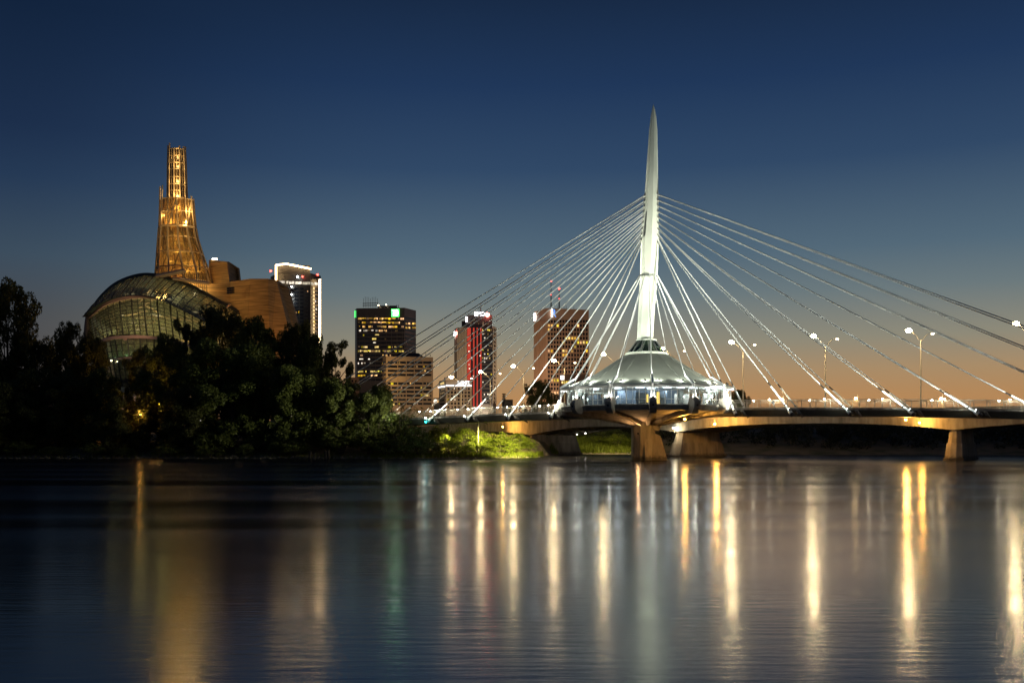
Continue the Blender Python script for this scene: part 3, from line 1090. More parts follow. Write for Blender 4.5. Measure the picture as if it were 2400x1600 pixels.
# twin-arm street lamps on the road bridge
heads = [(1081, 883), (1149, 871), (1227, 858), (1323, 845), (1440, 830), (1577, 817), (1742, 802), (1935, 788), (2158, 775), (2418, 759)]
spots_ = PTS[3:12] + [PTS[12]]
names_l = {0: "leftmost twin-arm street lamp, its post by the lit-band office block", 1: "twin-arm street lamp in front of the red-striped tower", 2: "twin-arm street lamp in the gap right of the red-striped tower",
           3: "twin-arm street lamp in front of the brown square-windowed tower", 4: "twin-arm street lamp hidden below by the pavilion roof left of the pylon", 5: "twin-arm street lamp just right of the pylon above the pavilion roof",
           6: "first twin-arm street lamp beyond the pavilion's right tip", 7: "second twin-arm street lamp beyond the pavilion's right tip", 8: "third twin-arm street lamp beyond the pavilion's right tip", 9: "street lamp whose bright head peeps in at the right picture edge"}
for k, ((hx, hy), (X, Y)) in enumerate(zip(heads, spots_)):
    zb = 9.6 if Y < 245 else 9.6 - (Y - 245) * .024
    zh = CAMH + (HOR - hy) / F * Y
    base = Vector((X, Y, zb + .05))
    t_ = thing("street_lamp", names_l[k], "street lamp", base, "twin-arm street lamps on the road bridge")
    m = MB()
    m.tube(base, base + Vector((0, 0, .5)), .24, .2, n=8)
    m.tube(base + Vector((0, 0, .5)), Vector((X, Y, zh - 1.9)), .16, .09, n=8)
    m.build("pole", M['rail'], t_)
    i = min(range(len(CL)), key=lambda q: (CL[q].x - X) ** 2 + (CL[q].y - Y) ** 2)
    n = NRM[i]
    ax = Vector((-.92, -.38, 0)) if Y < 300 else Vector((-1, 0, 0))
    for s in (1, -1):
        tip = Vector((X, Y, zh)) + ax * s * 2.75 + Vector((0, 0, 0 if s > 0 else -.35))
        m = MB()
        m.path([Vector((X, Y, zh - 2.0)), Vector((X, Y, zh - 1.75)) + ax * s * .45, Vector((X, Y, zh - .5)) + ax * s * 1.9, tip], .06, .045, n=6)
        ar = m.build("arm", M['rail'], t_)
        m = MB()
        m.ball(tip + ax * s * .35 + Vector((0, 0, .06)), .34, 10, 6, .42)
        m.build("lamp_head", M['rail'], ar, smooth=True)
        m = MB()
        m.ball(tip + ax * s * .35 + Vector((0, 0, -.08)), .55 if s > 0 else .27, 12, 8, .7)
        m.build("bulb", M['lamp_warm'] if s > 0 else M['lamp_far'], ar, smooth=True)
    point_light(Vector((X, Y, zh - .6)) + ax * 3.1, 3200, (1, .76, .42), .3, t_)

# curved-neck lamps on the footbridge
for k, t in enumerate((25.6, 38.4, 52)):
    b_ = B(t, -HW + .5, dz(t) + .03)
    t_ = thing("curved_lamp", f"small yellow lamp on a curved arching post, {ordinal(k)} right of the pavilion", "lamp", b_, "curved-neck lamps on the footbridge")
    pts = [b_ + Vector((-.25 * math.sin(q * .5) * q * .42, 0, q * .5)) for q in range(6)]
    m = MB(); m.path(pts, .16, .04, n=6); m.build("post", M['museum_steel'], t_)
    p = pts[3] + Vector((-.35, 0, .2))
    m = MB(); m.ball(p, .2, 8, 5); m.build("globe", M['lamp_warm'], t_, smooth=True)
    point_light(p - Vector((.3, .3, 0)), 60, (1, .7, .3), .2, t_)

# lamps under the bridges
def hung(name, label, p, up, col, e, mm, r=.2, off=(0, -.45, -.1)):
    p = Vector(p)
    t_ = thing(name, label, "lamp", p + Vector((0, 0, up)))
    m = MB(); m.tube(p + Vector((0, 0, up)), p + Vector((0, 0, .1)), .035, n=5); m.build("rod", M['dark_steel'], t_)
    m = MB(); m.tube(p + Vector((0, 0, .1)), p + Vector((0, 0, .3)), .28, .14, n=8); m.build("lamp_shade", M['dark_steel'], t_)
    m = MB(); m.ball(p, r, 8, 5); m.build("bulb", mm, t_, smooth=True)
    if e:
        point_light(p + Vector(off), e, col, .2 if mm == M['lamp_orange'] else .9, t_)
    return t_


OR = (1, .5, .1)
hung("underbridge_lamp", "orange lamp under the footbridge just right of the pylon pier", Wp(1605, 982, 176), 1.1, OR, 1700, M['lamp_orange'], .2)
hung("underbridge_lamp", "orange lamp on a rod in front of the road girder above the wide pier", Wp(1675, 993, 207), 1.9, OR, 3400, M['lamp_orange'], .24, (.3, -.6, .5))
hung("underbridge_lamp", "left orange lamp of the pair near the narrow right pier", Wp(2123, 983, 163), .9, OR, 2600, M['lamp_orange'], .2)
hung("underbridge_lamp", "right orange lamp of the pair, hung on a rod before the girder", Wp(2155, 990, 184.0), 1.9, OR, 1800, M['lamp_orange'], .22, (.3, -.6, .5))
hung("underbridge_lamp", "orange lamp hidden over the bushes that reddens the left girder", Wp(1178, 1000, 262), 1.3, OR, 2600, M['lamp_orange'], .2, (0, -.9, .2))
q = Vector((pc.x - 1.2, PY - 3.4, 4.9))  # uplight added for the brown city glow on the plaza soffit
t_ = thing("added_pier_uplight", "added small dark uplight on the camera-facing flank of the pylon pier", "floodlight", q)
m = MB(); m.tube(q, q + Vector((0, 0, .35)), .14, .2, n=8); m.build("housing", M['dark_steel'], t_)
m = MB(); m.tube(q + Vector((0, 0, .1)), q + Vector((.3, 1.0, 0)), .05, n=5); m.build("arm", M['dark_steel'], t_)
spot_light(q + Vector((0, -.1, .4)), q + Vector((-1.5, -4, 6)), 800, (1, .56, .24), 165, .5, .15, t_)
hung("signal_lamp", "teal signal lamp below the left end of the footbridge", Wp(998, 988, 207.5), .5, (.05, .9, .85), 40, M['lamp_teal'], .2)
i = PI_[1]
pn = CL[i] + NRM[i] * 9.3 + Vector((0, 0, 6.35))
t_ = thing("pier_floodlight", "twin white floodlight on top of the wide pier's upstream nose", "floodlight", pn)
m = MB()
for s in (-.28, .28):
    m.ball(pn + Vector((s, -.2, .25)), .2, 8, 5)
m.build("lens", M['lamp_cool'], t_)
m = MB(); m.box(pn + Vector((0, 0, .2)), (1.0, .25, .3)); m.tube(pn - Vector((0, 0, .9)), pn, .06, n=6); m.build("housing", M['grey_steel'], t_)
point_light(pn + Vector((0, -.9, -.3)), 420, (1, .84, .5), .3, t_)
i = PI_[2]
pn = CL[i] + NRM[i] * 10.6 + Vector((0, 0, 6.0))
for k, (x, y, z) in enumerate(((1262, 1014, 268), (1296, 1014, 266), (1353, 1018, 262), (1372, 1015, 260))):
    hung("underpass_lamp", f"tiny white path lamp under the road bridge, {ordinal(k)} from the left", Wp(x, y, z), .5, (1, .9, .7), 0, M['lamp_white'], .1)["group"] = "path lamps under the road bridge"
hung("underpass_lamp", "warm lamp below the road bridge that lights the far grassy bank", Wp(1450, 1004, 266), .9, (1, .84, .36), 0, M['win_white'], .12, (0, .3, -.3))
spot_light(Wp(1452, 1004, 266.5), Wp(1428, 1052, 284), 9000, (1, .84, .36), 118, .5, .6)

# ------------------------------------------------------------------ downtown towers
class Face:
    def __init__(s, p0, p1):
        s.p0, s.p1 = Vector(p0), Vector(p1)
        s.d = (s.p1 - s.p0)
        s.L = s.d.length
        s.d = s.d / s.L
        s.n = Vector((s.d.y, -s.d.x))
        if s.n.dot(s.p0) > 0:
            s.n = -s.n
        s.ang = math.atan2(s.d.y, s.d.x)

    def u(s, x):
        k = (x - 1200) / F
        a, b_ = s.p0, s.p1 - s.p0
        den = b_.x - k * b_.y
        return (k * a.y - a.x) / den

    def at(s, x):
        return s.p0 + (s.p1 - s.p0) * s.u(x)

    def win(s, name, mm, root, x0, x1, y0, y1, out=.12, th=.4):
        a, c = s.at(x0), s.at(x1)
        mid = (a + c) / 2
        z0, z1 = CAMH + (HOR - y1) / F * mid.y, CAMH + (HOR - y0) / F * mid.y
        p = mid + s.n * (out - th / 2)
        return piece(name, mm, root, (p.x, p.y, (z0 + z1) / 2), ((c - a).length, th, z1 - z0), s.ang)

    def text(s, txt, name, mm, root, x0, x1, y0, y1, out=.5):
        """raised lettering on this face that fills the rectangle"""
        cu = bpy.data.curves.new(name, 'FONT')
        cu.body = txt
        cu.extrude = .15
        cu.align_x = 'LEFT'
        o = bpy.data.objects.new(name, cu)
        COL.objects.link(o)
        bpy.context.view_layer.update()
        me = bpy.data.meshes.new_from_object(o)
        bpy.data.objects.remove(o)
        vsx = [v.co.x for v in me.vertices]; vsy = [v.co.y for v in me.vertices]
        a, c = s.at(x0), s.at(x1)
        mid = (a + c) / 2
        z0, z1 = CAMH + (HOR - y1) / F * mid.y, CAMH + (HOR - y0) / F * mid.y
        sx = (c - a).length / (max(vsx) - min(vsx)); sy = (z1 - z0) / (max(vsy) - min(vsy))
        mnx, mny = min(vsx), min(vsy)
        for v in me.vertices:
            q = a + s.d * ((v.co.x - mnx) * sx) + s.n * (out + v.co.z)
            v.co = Vector((q.x, q.y, z0 + (v.co.y - mny) * sy)) - org(root)
        me.materials.clear(); me.materials.append(mm)
        o = bpy.data.objects.new(name, me)
        COL.objects.link(o)
        o.parent = root
        return o


def xy(px, Z):
    return Vector(((px - 1200) / F * Z, Z))


def tower(name, label, verts, ytop, mm, back=35, cat="office tower", zb=4):
    ps = [xy(*v) for v in verts]
    Zm = min(v[1] for v in verts)
    zt = CAMH + (HOR - ytop) / F * Zm
    c = sum(ps, Vector((0, 0))) / len(ps)
    root = thing(name, label, cat, (c.x, c.y, zb))
    dirv = c.normalized()
    poly = ps + [p + dirv * back for p in reversed(ps)]
    m = MB(); m.prism(poly, zb, zt)
    m.build("wall", mm, root)
    return root, [Face(ps[i], ps[i + 1]) for i in range(len(ps) - 1)], zt


def roofbox(root, name, mm, x0, x1, y0, y1, Z, back):
    a, c = xy(x0, Z), xy(x1, Z)
    zb_, zt_ = CAMH + (HOR - y1) / F * Z, CAMH + (HOR - y0) / F * Z
    m = MB(); m.prism([a, c, c + c.normalized() * back, a + a.normalized() * back], zb_, zt_)
    return m.build(name, mm, root)


def mast(root, name, x, y0, y1, Z, r, mm=None):
    m = MB(); m.tube(Wp(x, y1, Z), Wp(x, y0, Z), r, r * .5, n=5)
    return m.build(name, mm or M['dark_steel'], root)


def red_lamp(root, x, y, Z, r=.8, mm=None):
    m = MB(); m.ball(Wp(x, y, Z), r, 8, 5)
    return m.build("warning_light", mm or M['lamp_red'], root)


rnd = random.Random(11)

# 1: hotel tower with a lit outline
Z = 700
hot, hf, _ = tower("outlined_tower", "dark high-rise outlined by a glowing warm strip beside the museum", [(634, 716), (648, 702), (728, 700), (752, 712)], 640, M['slate'], 34)
roofbox(hot, "crown", M['slate'], 649, 727, 622, 640, 701, 22)
m = MB()
for p, q in (((647, 668), (647, 621)), ((647, 621), (672, 618.5)), ((672, 618.5), (729, 630))):
    m.tube(Wp(*p, 697), Wp(*q, 697), .55, n=6)
m.build("light_strip", M['led_strip'], hot)
m = MB(); m.tube(Wp(749.5, 654, 706), Wp(749.5, 925, 706), .62, n=6); m.build("light_strip", M['led_strip'], hot)
m = MB(); m.box(Wp(740, 654, 706), (6, 3, .6)); m.build("canopy", M['slate'], hot)
fm, fr_ = hf[1], hf[2]
for x0, x1 in ((654, 668), (671, 676), (678, 690), (692, 707), (709, 727)):
    fm.win("lit_window", M['win_white'], hot, x0, x1, 658 + (x0 - 654) * .05, 664 + (x0 - 654) * .05)
for x0, x1 in ((729, 735), (737, 744)):
    fr_.win("lit_window", M['win_white'], hot, x0, x1, 662, 668)
for k in range(22):
    y = 674 + k * 8.6
    for x0, x1 in ((676, 688), (713, 722)):
        fm.win("balcony", M['tower_grey'], hot, x0, x1, y + 2.2, y + 3.1, 1.1, 1.4)
    for x0, x1 in ((661, 673), (690, 700), (703, 711)):
        fm.win("window_band", M['win_dark'], hot, x0, x1, y, y + 5)
    fr_.win("window_band", M['win_dark'], hot, 731, 745, y, y + 5)
for y in (671.5, 690, 700.5, 709, 742.5):
    m = MB(); m.ball(Wp(683, y, 699.2), .5, 8, 5); m.build("balcony_light", M['lamp_cool'], hot)
for f_, x0, y0, mm in ((fm, 720, 681, 'win_warm'), (fr_, 738, 703, 'win_white'), (fr_, 740, 722, 'win_white'), (fm, 688, 729, 'win_warm'), (fm, 693, 730, 'win_warm'), (fm, 699, 729, 'win_warm'), (fr_, 736, 752, 'win_yellow'), (fr_, 731, 768, 'win_white'), (fr_, 737, 794, 'win_white')):
    f_.win("lit_window", M[mm], hot, x0, x0 + 2.2, y0, y0 + 4.5)
red_lamp(hot, 634.5, 635, 714); red_lamp(hot, 744, 644, 708); red_lamp(hot, 709, 648, 698.5, .7)
m = MB(); m.ball(Wp(697, 648.5, 698.5), .5, 8, 5); m.build("balcony_light", M['lamp_cool'], hot)

# 2: dark tower with the green sign
Z = 920
td, tf, _ = tower("dark_office_tower", "dark glass office tower with rows of lit floors and a green square sign", [(832, 930), (836, 920), (948, 916), (975, 936)], 721, M['tower_dark'], 50)
roofbox(td, "roof_plant", M['tower_dark'], 886, 930, 716, 722, 925, 20)
f1, f2 = tf[1], tf[2]
rows = [746.6, 755.8, 765.3, 774.6, 785, 794, 803.4, 813, 822.5, 832.5, 842, 851.4, 861, 870.5, 880, 889.5]
dens = [.72, .75, .68, .6, .16, .2, .1, .68, .66, .25, .14, .3, .1, .45, .55, .1]
cols = ['win_warm', 'win_warm', 'win_warm', 'win_white', 'win_yellow', 'win_yellow', 'win_white', 'win_yellow', 'win_yellow', 'win_white', 'win_white', 'win_white', 'win_white', 'win_yellow', 'win_warm', 'win_white']
for y, dn, cm in zip(rows, dens, cols):
    f1.win("window_band", M['win_dark'], td, 837.5, 947, y - 2.6, y + 2.4, .06)
    f2.win("window_band", M['win_dark'], td, 949, 974, y - 2.2, y + 2.8, .06)
    x = 839
    on = rnd.random() < dn
    while x < 946:
        w = rnd.choice([2.2, 3, 4.5, 6, 9]) if on else rnd.choice([2, 4, 7])
        if on:
            c2 = cm
            if cm == 'win_white' and x > 885:
                c2 = 'win_warm'
            if rnd.random() < .15:
                c2 = 'win_dim'
            yy = y + (x - 836) * .004
            f1.win("lit_window", M[c2], td, x, min(946.5, x + w), yy - 2.1, yy + rnd.choice([1.9, 1.9, .3]), .2)
        x += w + rnd.choice([.5, .5, 1.4])
        on = rnd.random() < dn * (1 if x < 925 else .6)
    if rows.index(y) in (1, 2):
        for x0 in (950.5, 957, 966, 970.5):
            f2.win("lit_window", M['win_warm'], td, x0, x0 + 3.8, y + .4, y + 4.2, .2)
for k in range(9):
    f1.win("mullion", M['dark_steel'], td, 842 + k * 12.6, 842.5 + k * 12.6, 735, 905, .35)
f1.win("sign_panel", M['sign_green'], td, 918, 935.5, 724.5, 742, 1.0)
f1.text("TD", "sign_lettering", M['sign_white'], td, 920.5, 933, 727, 739.5, 1.05)
tf[0].win("sign_panel", M['sign_green_dim'], td, 832.4, 834.2, 728, 744, .8)
m = MB()
for k in range(9):
    x = 852 + k * 4.1
    m.tube(Wp(x, 721, 925), Wp(x, rnd.uniform(692, 700), 925), .14, n=4)
for y in (711, 716):
    m.tube(Wp(850, y, 925), Wp(887, y - 1, 925), .3, n=4)
m.build("antenna_rack", M['dark_steel'], td)
for x, y in ((887, 715.5), (905, 714)):
    m = MB(); m.ball(Wp(x, y, 919), .45, 6, 4); m.build("roof_light", M['lamp_far'], td)
mast(td, "antenna", 930, 714, 722, 920, .4); mast(td, "antenna", 933.5, 714, 722, 920, .4)

# 3: tan office block with ribbon windows, in front of it
tan, nf, _ = tower("ribbon_office_block", "tan office block with dark ribbon windows and a sloped penthouse", [(897, 506), (905, 500), (1015, 506)], 834.5, M['tan_concrete'], 40, "office block")
m = MB()
m.loft([[Vector((*xy(x, z_), CAMH + (HOR - y) / F * 503)) for x, z_ in q] for y, q in ((835, ((921, 509), (996, 511), (994, 530), (923, 530))), (823.5, ((936, 511), (981, 512), (979, 524), (938, 524))))])
m.build("penthouse", M['tower_dark'], tan)
f0, f1 = nf
for k, y in enumerate((849.5, 859, 868.8, 878.5, 898.5, 908.5, 917.8, 927, 936.5, 946)):
    for x0, x1 in ((909, 931), (933, 951), (953, 970), (972, 990), (992, 1011)):
        f1.win("window_band", M['win_dark'], tan, x0, x1, y - 2.8, y + 2.6, .1)
        for q in range(4):
            if rnd.random() < (.07 if k < 5 else .22):
                xx = rnd.uniform(x0, x1 - 4)
                f1.win("lit_window", M[rnd.choice(['win_yellow', 'win_dim', 'win_warm', 'win_dim'])], tan, xx, xx + rnd.uniform(1.5, 5), y - 2.2, y + 1.8, .16)
    f0.win("window_band", M['win_dark'], tan, 898.5, 903.5, y - 2, y + 2.4, .1)
    f0.win("fin", M['tan_concrete'], tan, 897.2, 904.6, y + 2.8, y + 5.4, .8, 1.2)
for x in (931.5, 951.5, 970.5, 990.5):
    f1.win("pier", M['tan_concrete'], tan, x - .3, x + .9, 846, 953, .5, .8)
for x0, y0, w in ((986, 925, 7), (995, 925, 9), (916, 898, 6), (917, 946, 7)):
    f1.win("lit_window", M['win_yellow'], tan, x0, x0 + w, y0 - 1.8, y0 + 3.4, .2)
mast(tan, "antenna", 998, 826, 835, 503, .2); mast(tan, "antenna", 1008.5, 828, 835, 505, .2)
spot_light(Wp(880, 930, 470), Wp(899, 870, 504), 22000, (1, .62, .2), 50, .8, 1, tan)

# 4: tower with red-lit pilasters
bm_, bf, _ = tower("red_striped_tower", "tall tower with red-lit vertical stripes and a white roof sign", [(1065, 915), (1072, 903), (1094, 898), (1155, 900), (1163, 910)], 766, M['tower_dark'], 36)
roofbox(bm_, "crown", M['tower_dark'], 1091, 1153.5, 738, 767, 901, 30)
roofbox(bm_, "crown", M['tower_grey'], 1082, 1094, 752, 768, 906, 20)
fl, fm, fr2 = bf[1], bf[2], bf[3]
fl.win("stone_panel", M['grey_concrete'], bm_, 1072, 1094, 767, 955, .3, .6)
bf[0].win("stone_panel", M['grey_concrete'], bm_, 1065.3, 1071.8, 772, 955, .3, .6)
for k in range(6):
    fl.win("pilaster", M['grey_concrete'], bm_, 1073 + k * 3.6, 1074.4 + k * 3.6, 768, 955, 1.0, 1.2)
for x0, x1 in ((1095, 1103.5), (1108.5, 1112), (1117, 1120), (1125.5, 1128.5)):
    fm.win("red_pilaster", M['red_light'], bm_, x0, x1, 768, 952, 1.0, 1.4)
for x0, x1 in ((1103.7, 1108.3), (1112.2, 1116.8), (1120.2, 1125.2)):
    fm.win("window_band", M['win_dark'], bm_, x0, x1, 768, 952, .1)
for k in range(19):
    y = 771 + k * 9.4
    fm.win("window_band", M['win_dark'], bm_, 1130, 1154, y, y + 6, .1)
    for q in range(6):
        if rnd.random() < (.75 if k in (0, 1) else .3):
            x0 = 1130.5 + q * 3.9
            fm.win("lit_window", M[rnd.choice(['win_white', 'win_yellow', 'win_dim', 'win_white'])], bm_, x0, x0 + rnd.uniform(1.2, 3.4), y + .6, y + rnd.uniform(2.4, 5), .2)
    fr2.win("stone_panel", M['grey_concrete'], bm_, 1155.1, 1162.8, y - 5.2, y - .1, .45, .6)
    fr2.win("window", M['win_dark'], bm_, 1157, 1160.6, y, y + 4, .1)
    fr2.win("stone_panel", M['grey_concrete'], bm_, 1155.1, 1156.9, y - .1, y + 4.2, .42, .6)
    fr2.win("stone_panel", M['grey_concrete'], bm_, 1160.7, 1162.8, y - .1, y + 4.2, .42, .6)
for x0, y0 in ((1098, 822), (1104, 836), (1098, 853), (1106, 841), (1124, 832), (1099, 862), (1098, 808), (1108, 880)):
    fm.win("lit_window", M['win_white'], bm_, x0, x0 + 2.2, y0, y0 + 3, 1.1)
fm.text("BMO", "sign_lettering", M['sign_mid'], bm_, 1112, 1136, 731.5, 741, 2)
m = MB(); p = Wp(1142.2, 737, 897); m.tube(p, p + Vector((0, 1, 0)), 1.6, n=16); m.build("sign_roundel", M['sign_red'], bm_)
bf[0].win("sign_panel", M['sign_white'], bm_, 1066.5, 1067.8, 777.5, 789, 1.0)
bf[0].win("sign_panel", M['sign_red'], bm_, 1068.6, 1072, 778, 785, 1.0)
roofbox(bm_, "sign_panel", M['sign_white'], 1092.5, 1094, 742, 754, 899.5, 1)
mast(bm_, "antenna", 1127, 711, 738, 905, .4); mast(bm_, "antenna", 1125.5, 718, 738, 905, .3)
for k in range(8):
    x0 = 1100 + rnd.random() * 50
    fm.win("lit_window", M['win_dim'], bm_, x0, x0 + 2, 752 + rnd.random() * 8, 757 + rnd.random() * 5, .8)

# 5: low block with the white light band
bl, blf, _ = tower("light_band_office", "low office block with white roof lettering above a glowing band", [(1029, 612), (1045, 600), (1106, 602)], 890, M['grey_concrete'], 30, "office block")
f0, f1 = blf
roofbox(bl, "parapet", M['grey_concrete'], 1041, 1043.5, 884, 891, 604, 2)
f1.win("light_band", M['sign_letter'], bl, 1045, 1105, 902.3, 904.6, .9)
f0.win("light_band", M['sign_letter'], bl, 1029.5, 1045, 905, 907.4, .9)
f1.text("BellMTS", "sign_lettering", M['sign_letter'], bl, 1072.5, 1100, 892.5, 901.5, .9)
for r_ in range(6):
    y = 908 + r_ * 8.6
    for c_ in range(7):
        x = 1048.5 + c_ * 8
        f1.win("window", M['win_dark'], bl, x, x + 5, y, y + 5.4, .1)
        if rnd.random() < .3:
            f1.win("lit_window", M[rnd.choice(['win_white', 'win_dim', 'win_yellow'])], bl, x + .5, x + rnd.uniform(1.6, 3.5), y + .8, y + 3.6, .2)
    f0.win("window", M['win_dark'], bl, 1032, 1042, y + 2, y + 6, .1)
f0.win("lit_window", M['win_yellow'], bl, 1033, 1041, 895.5, 900.5, .2)
m = MB(); m.ball(Wp(1053, 883, 595), .35, 6, 4); m.build("roof_light", M['lamp_far'], bl)

# 6: brown tower with square windows
rb, rf, _ = tower("brown_office_tower", "brown stone tower with a grid of square windows and two roof masts", [(1252, 936), (1282, 910), (1380, 922)], 722, M['tower_brown'], 45)
f0, f1 = rf
for k in range(8):
    f0.win("rib", M['tower_brown'], rb, 1253 + k * 3.6, 1254.6 + k * 3.6, 753, 960, .9, 1.2)
for r_ in range(21):
    y = 750 + r_ * 9.85
    for c_ in range(14):
        x = 1284.3 + c_ * 6.82
        lit = (r_ == 1 and c_ in (0, 1, 3)) or (r_ == 4 and 6 <= c_ <= 10) or (r_ == 5 and c_ >= 10) or (r_ == 7 and c_ in (0, 1, 5, 6, 8)) or (r_ == 8 and c_ in (5, 6)) or (r_ in (14, 17) and c_ in (1, 2, 3)) or rnd.random() < .06
        f1.win("window", M[rnd.choice(['win_warm', 'win_yellow']) if lit else 'win_dark'], rb, x, x + 4.4, y, y + 6, .1)
m = MB()
for c_ in range(15):
    x = 1282.8 + c_ * 6.82
    a = f1.at(x); m.box((a.x + f1.n.x * .2, a.y + f1.n.y * .2, 60), (.8, .8, 112), f1.ang)
m.build("window_ribs", M['tower_brown'], rb)["kind"] = "stuff"
f1.text("R", "sign_lettering", M['sign_blue'], rb, 1294, 1302.5, 725.5, 743, 1)
f1.win("sign_panel", M['sign_white'], rb, 1292.6, 1294, 724.5, 743, .9)
f0.win("sign_panel", M['sign_white'], rb, 1253, 1255.5, 735, 751, 1)
for x, y in ((1291.5, 660), (1310.5, 678)):
    mast(rb, "mast", x, y, 724, 925, .7)
    red_lamp(rb, x, y - 1.5, 925, .8)
    red_lamp(rb, x, (y + 722) / 2, 924, .35)
for x in (1277, 1288, 1307, 1322, 1327, 1345):
    mast(rb, "antenna", x, 715 + rnd.random() * 4, 724, 925, .3)

def added_facade_flood(root, x, y, Z, tx, ty, tZ, e, col=(1, .66, .36)):
    """street-level floodlight that belongs to the tower and washes its front"""
    p, q = Wp(x, y, Z), Wp(tx, ty, tZ)
    d = (q - p).normalized()
    m = MB(); m.tube(p - d * .4, p + d * .3, .35, .5, n=8); m.tube(p - Vector((0, 0, p.z - 4)), p, .12, n=5)
    m.build("added_facade_floodlight", M['dark_steel'], root)  # added fitting; its spot replaces the warm glow of the city
    spot_light(p + d * .6, q, e, col, 120, .6, 1.5, root)


added_facade_flood(rb, 1330, 975, 830, 1325, 830, 915, 150000, (1, .74, .5))
added_facade_flood(rb, 1230, 975, 880, 1265, 830, 925, 90000, (1, .74, .5))
added_facade_flood(bm_, 1085, 970, 830, 1085, 840, 900, 150000, (1, .75, .5))
added_facade_flood(bm_, 1150, 970, 850, 1158, 840, 905, 120000, (1, .75, .5))
added_facade_flood(bl, 1075, 975, 560, 1080, 910, 600, 50000)
added_facade_flood(tan, 960, 985, 450, 960, 890, 503, 50000)
added_facade_flood(td, 900, 970, 830, 895, 800, 918, 80000, (1, .7, .45))
added_facade_flood(hot, 700, 970, 640, 700, 740, 702, 6000, (1, .75, .55))

# 7: small blocks low behind the bridge
lo, lf, _ = tower("corner_shop_block", "low brown block with a white lit sign at the foot of the square-windowed tower", [(1311, 640), (1378, 640)], 876, M['tower_brown'], 25, "building")
lf[0].win("sign_panel", M['sign_letter'], lo, 1313.5, 1322, 880, 889.5, .5)
for x in range(1316, 1337, 5):
    lf[0].win("lit_window", M['win_yellow'], lo, x, x + 3.6, 893, 898.5, .2)
for x in range(1318, 1376, 9):
    lf[0].win("window", M['win_dark'], lo, x, x + 5, 910, 918, .15)
lo, lf, _ = tower("low_brick_building", "low brown building showing between the trees and the dark tower", [(812, 560), (842, 560)], 884, M['tower_brown'], 30, "building")
for x in (816, 824, 832):
    lf[0].win("window", M['win_dark'], lo, x, x + 4, 890, 895, .15)
lf[0].win("lit_window", M['win_white'], lo, 816, 818, 896, 899, .2)
lo, lf, _ = tower("low_flat_building", "low flat dark building over the railing, right of the red-striped tower", [(1176, 520), (1202, 520)], 936, M['tower_dark'], 20, "building")
lf[0].win("window_band", M['win_dark'], lo, 1178, 1200, 941, 946, .1)
lo, lf, _ = tower("round_sign_block", "small grey block between the tan office and the lit-band office", [(1016, 540), (1030, 540)], 932, M['grey_concrete'], 20, "building")
m = MB(); p = Wp(1020.5, 940, 538.6); m.tube(p, p + Vector((0, .4, 0)), 1.1, n=14); m.build("round_sign", M['win_white'], lo)
lf[0].win("lit_window", M['win_warm'], lo, 1025, 1027.5, 936, 942, .2)
fs = thing("floodlight_mast", "dark mast with stacked floodlight bars over the railing", "mast", Wp(1181, 960, 430))
m = MB(); m.tube(Wp(1181, 960, 430), Wp(1181, 922, 430), .25, n=6); m.build("pole", M['dark_steel'], fs)
for y in (923, 927, 931, 935):
    m = MB(); m.box(Wp(1181, y, 429.8), (1.6, .4, .42)); m.build("lamp_bar", M['dark_steel'], fs)
fs = thing("lit_flag_pole", "thin pole with a yellow-lit pennant beside the dark office tower", "flagpole", Wp(816.5, 900, 500))
m = MB(); m.tube(Wp(816.5, 900, 500), Wp(816.5, 861, 500), .18, n=5); m.build("pole", M['museum_steel'], fs)
m = MB(); m.extr([Wp(817, 862, 500), Wp(823.5, 862.5, 500), Wp(823.5, 866, 500), Wp(817, 867.5, 500)], (0, .08, 0)); m.build("flag", M['win_yellow'], fs)

# ------------------------------------------------------------------ museum: glass cloud, stone roots, glass tower
ZM = 330
mus = thing("museum", "curved glass museum with golden lattice tower and stone wings behind the trees", "museum", (Wp(400, 1000, ZM).x, ZM, 5))


def curve(pts):
    def f(a):
        a = max(0, min(1, a)) * (len(pts) - 1)
        i = min(int(a), len(pts) - 2)
        t = a - i
        p0, p1, p2, p3 = pts[max(0, i - 1)], pts[i], pts[i + 1], pts[min(len(pts) - 1, i + 2)]
        return [.5 * ((2 * p1[q]) + (p2[q] - p0[q]) * t + (2 * p0[q] - 5 * p1[q] + 4 * p2[q] - p3[q]) * t * t + (3 * p1[q] - p0[q] - 3 * p2[q] + p3[q]) * t ** 3) for q in range(3)]
    return lambda a: Wp(*f(a))


TOP = curve([(210, 742, 343), (226, 708, 338), (265, 670, 334), (310, 650, 331), (352, 645, 331), (400, 655, 332), (450, 673, 334), (510, 706, 337), (560, 733, 340), (592, 762, 345)])
LED = curve([(209, 746, 340), (222, 735, 331), (250, 715, 324), (290, 702, 320), (330, 698, 318), (375, 703, 317), (420, 722, 318), (475, 750, 321), (530, 780, 326), (585, 806, 336)])
LO2 = curve([(214, 806, 341), (232, 801, 333), (258, 794, 327), (295, 791, 323), (335, 791, 320), (380, 796, 319), (425, 806, 320), (470, 822, 322), (520, 842, 327), (570, 860, 336)])
BOT = curve([(238, 905, 341), (250, 905, 334), (272, 905, 328), (303, 905, 324), (336, 905, 322), (380, 906, 321), (425, 908, 322), (470, 910, 324), (520, 912, 328), (560, 915, 336)])


def patch(top, bot, nu, nv, bulge, shrink=0):
    g_ = []
    for i in range(nu + 1):
        col_ = []
        for j in range(nv + 1):
            t = j / nv
            p = top(i / nu).lerp(bot(i / nu), t)
            p = p + Vector((0, -bulge * math.sin(math.pi * min(1, t * .5 + .5 * (bulge < 3))), 0))
            col_.append(p)
        g_.append(col_)
    return g_


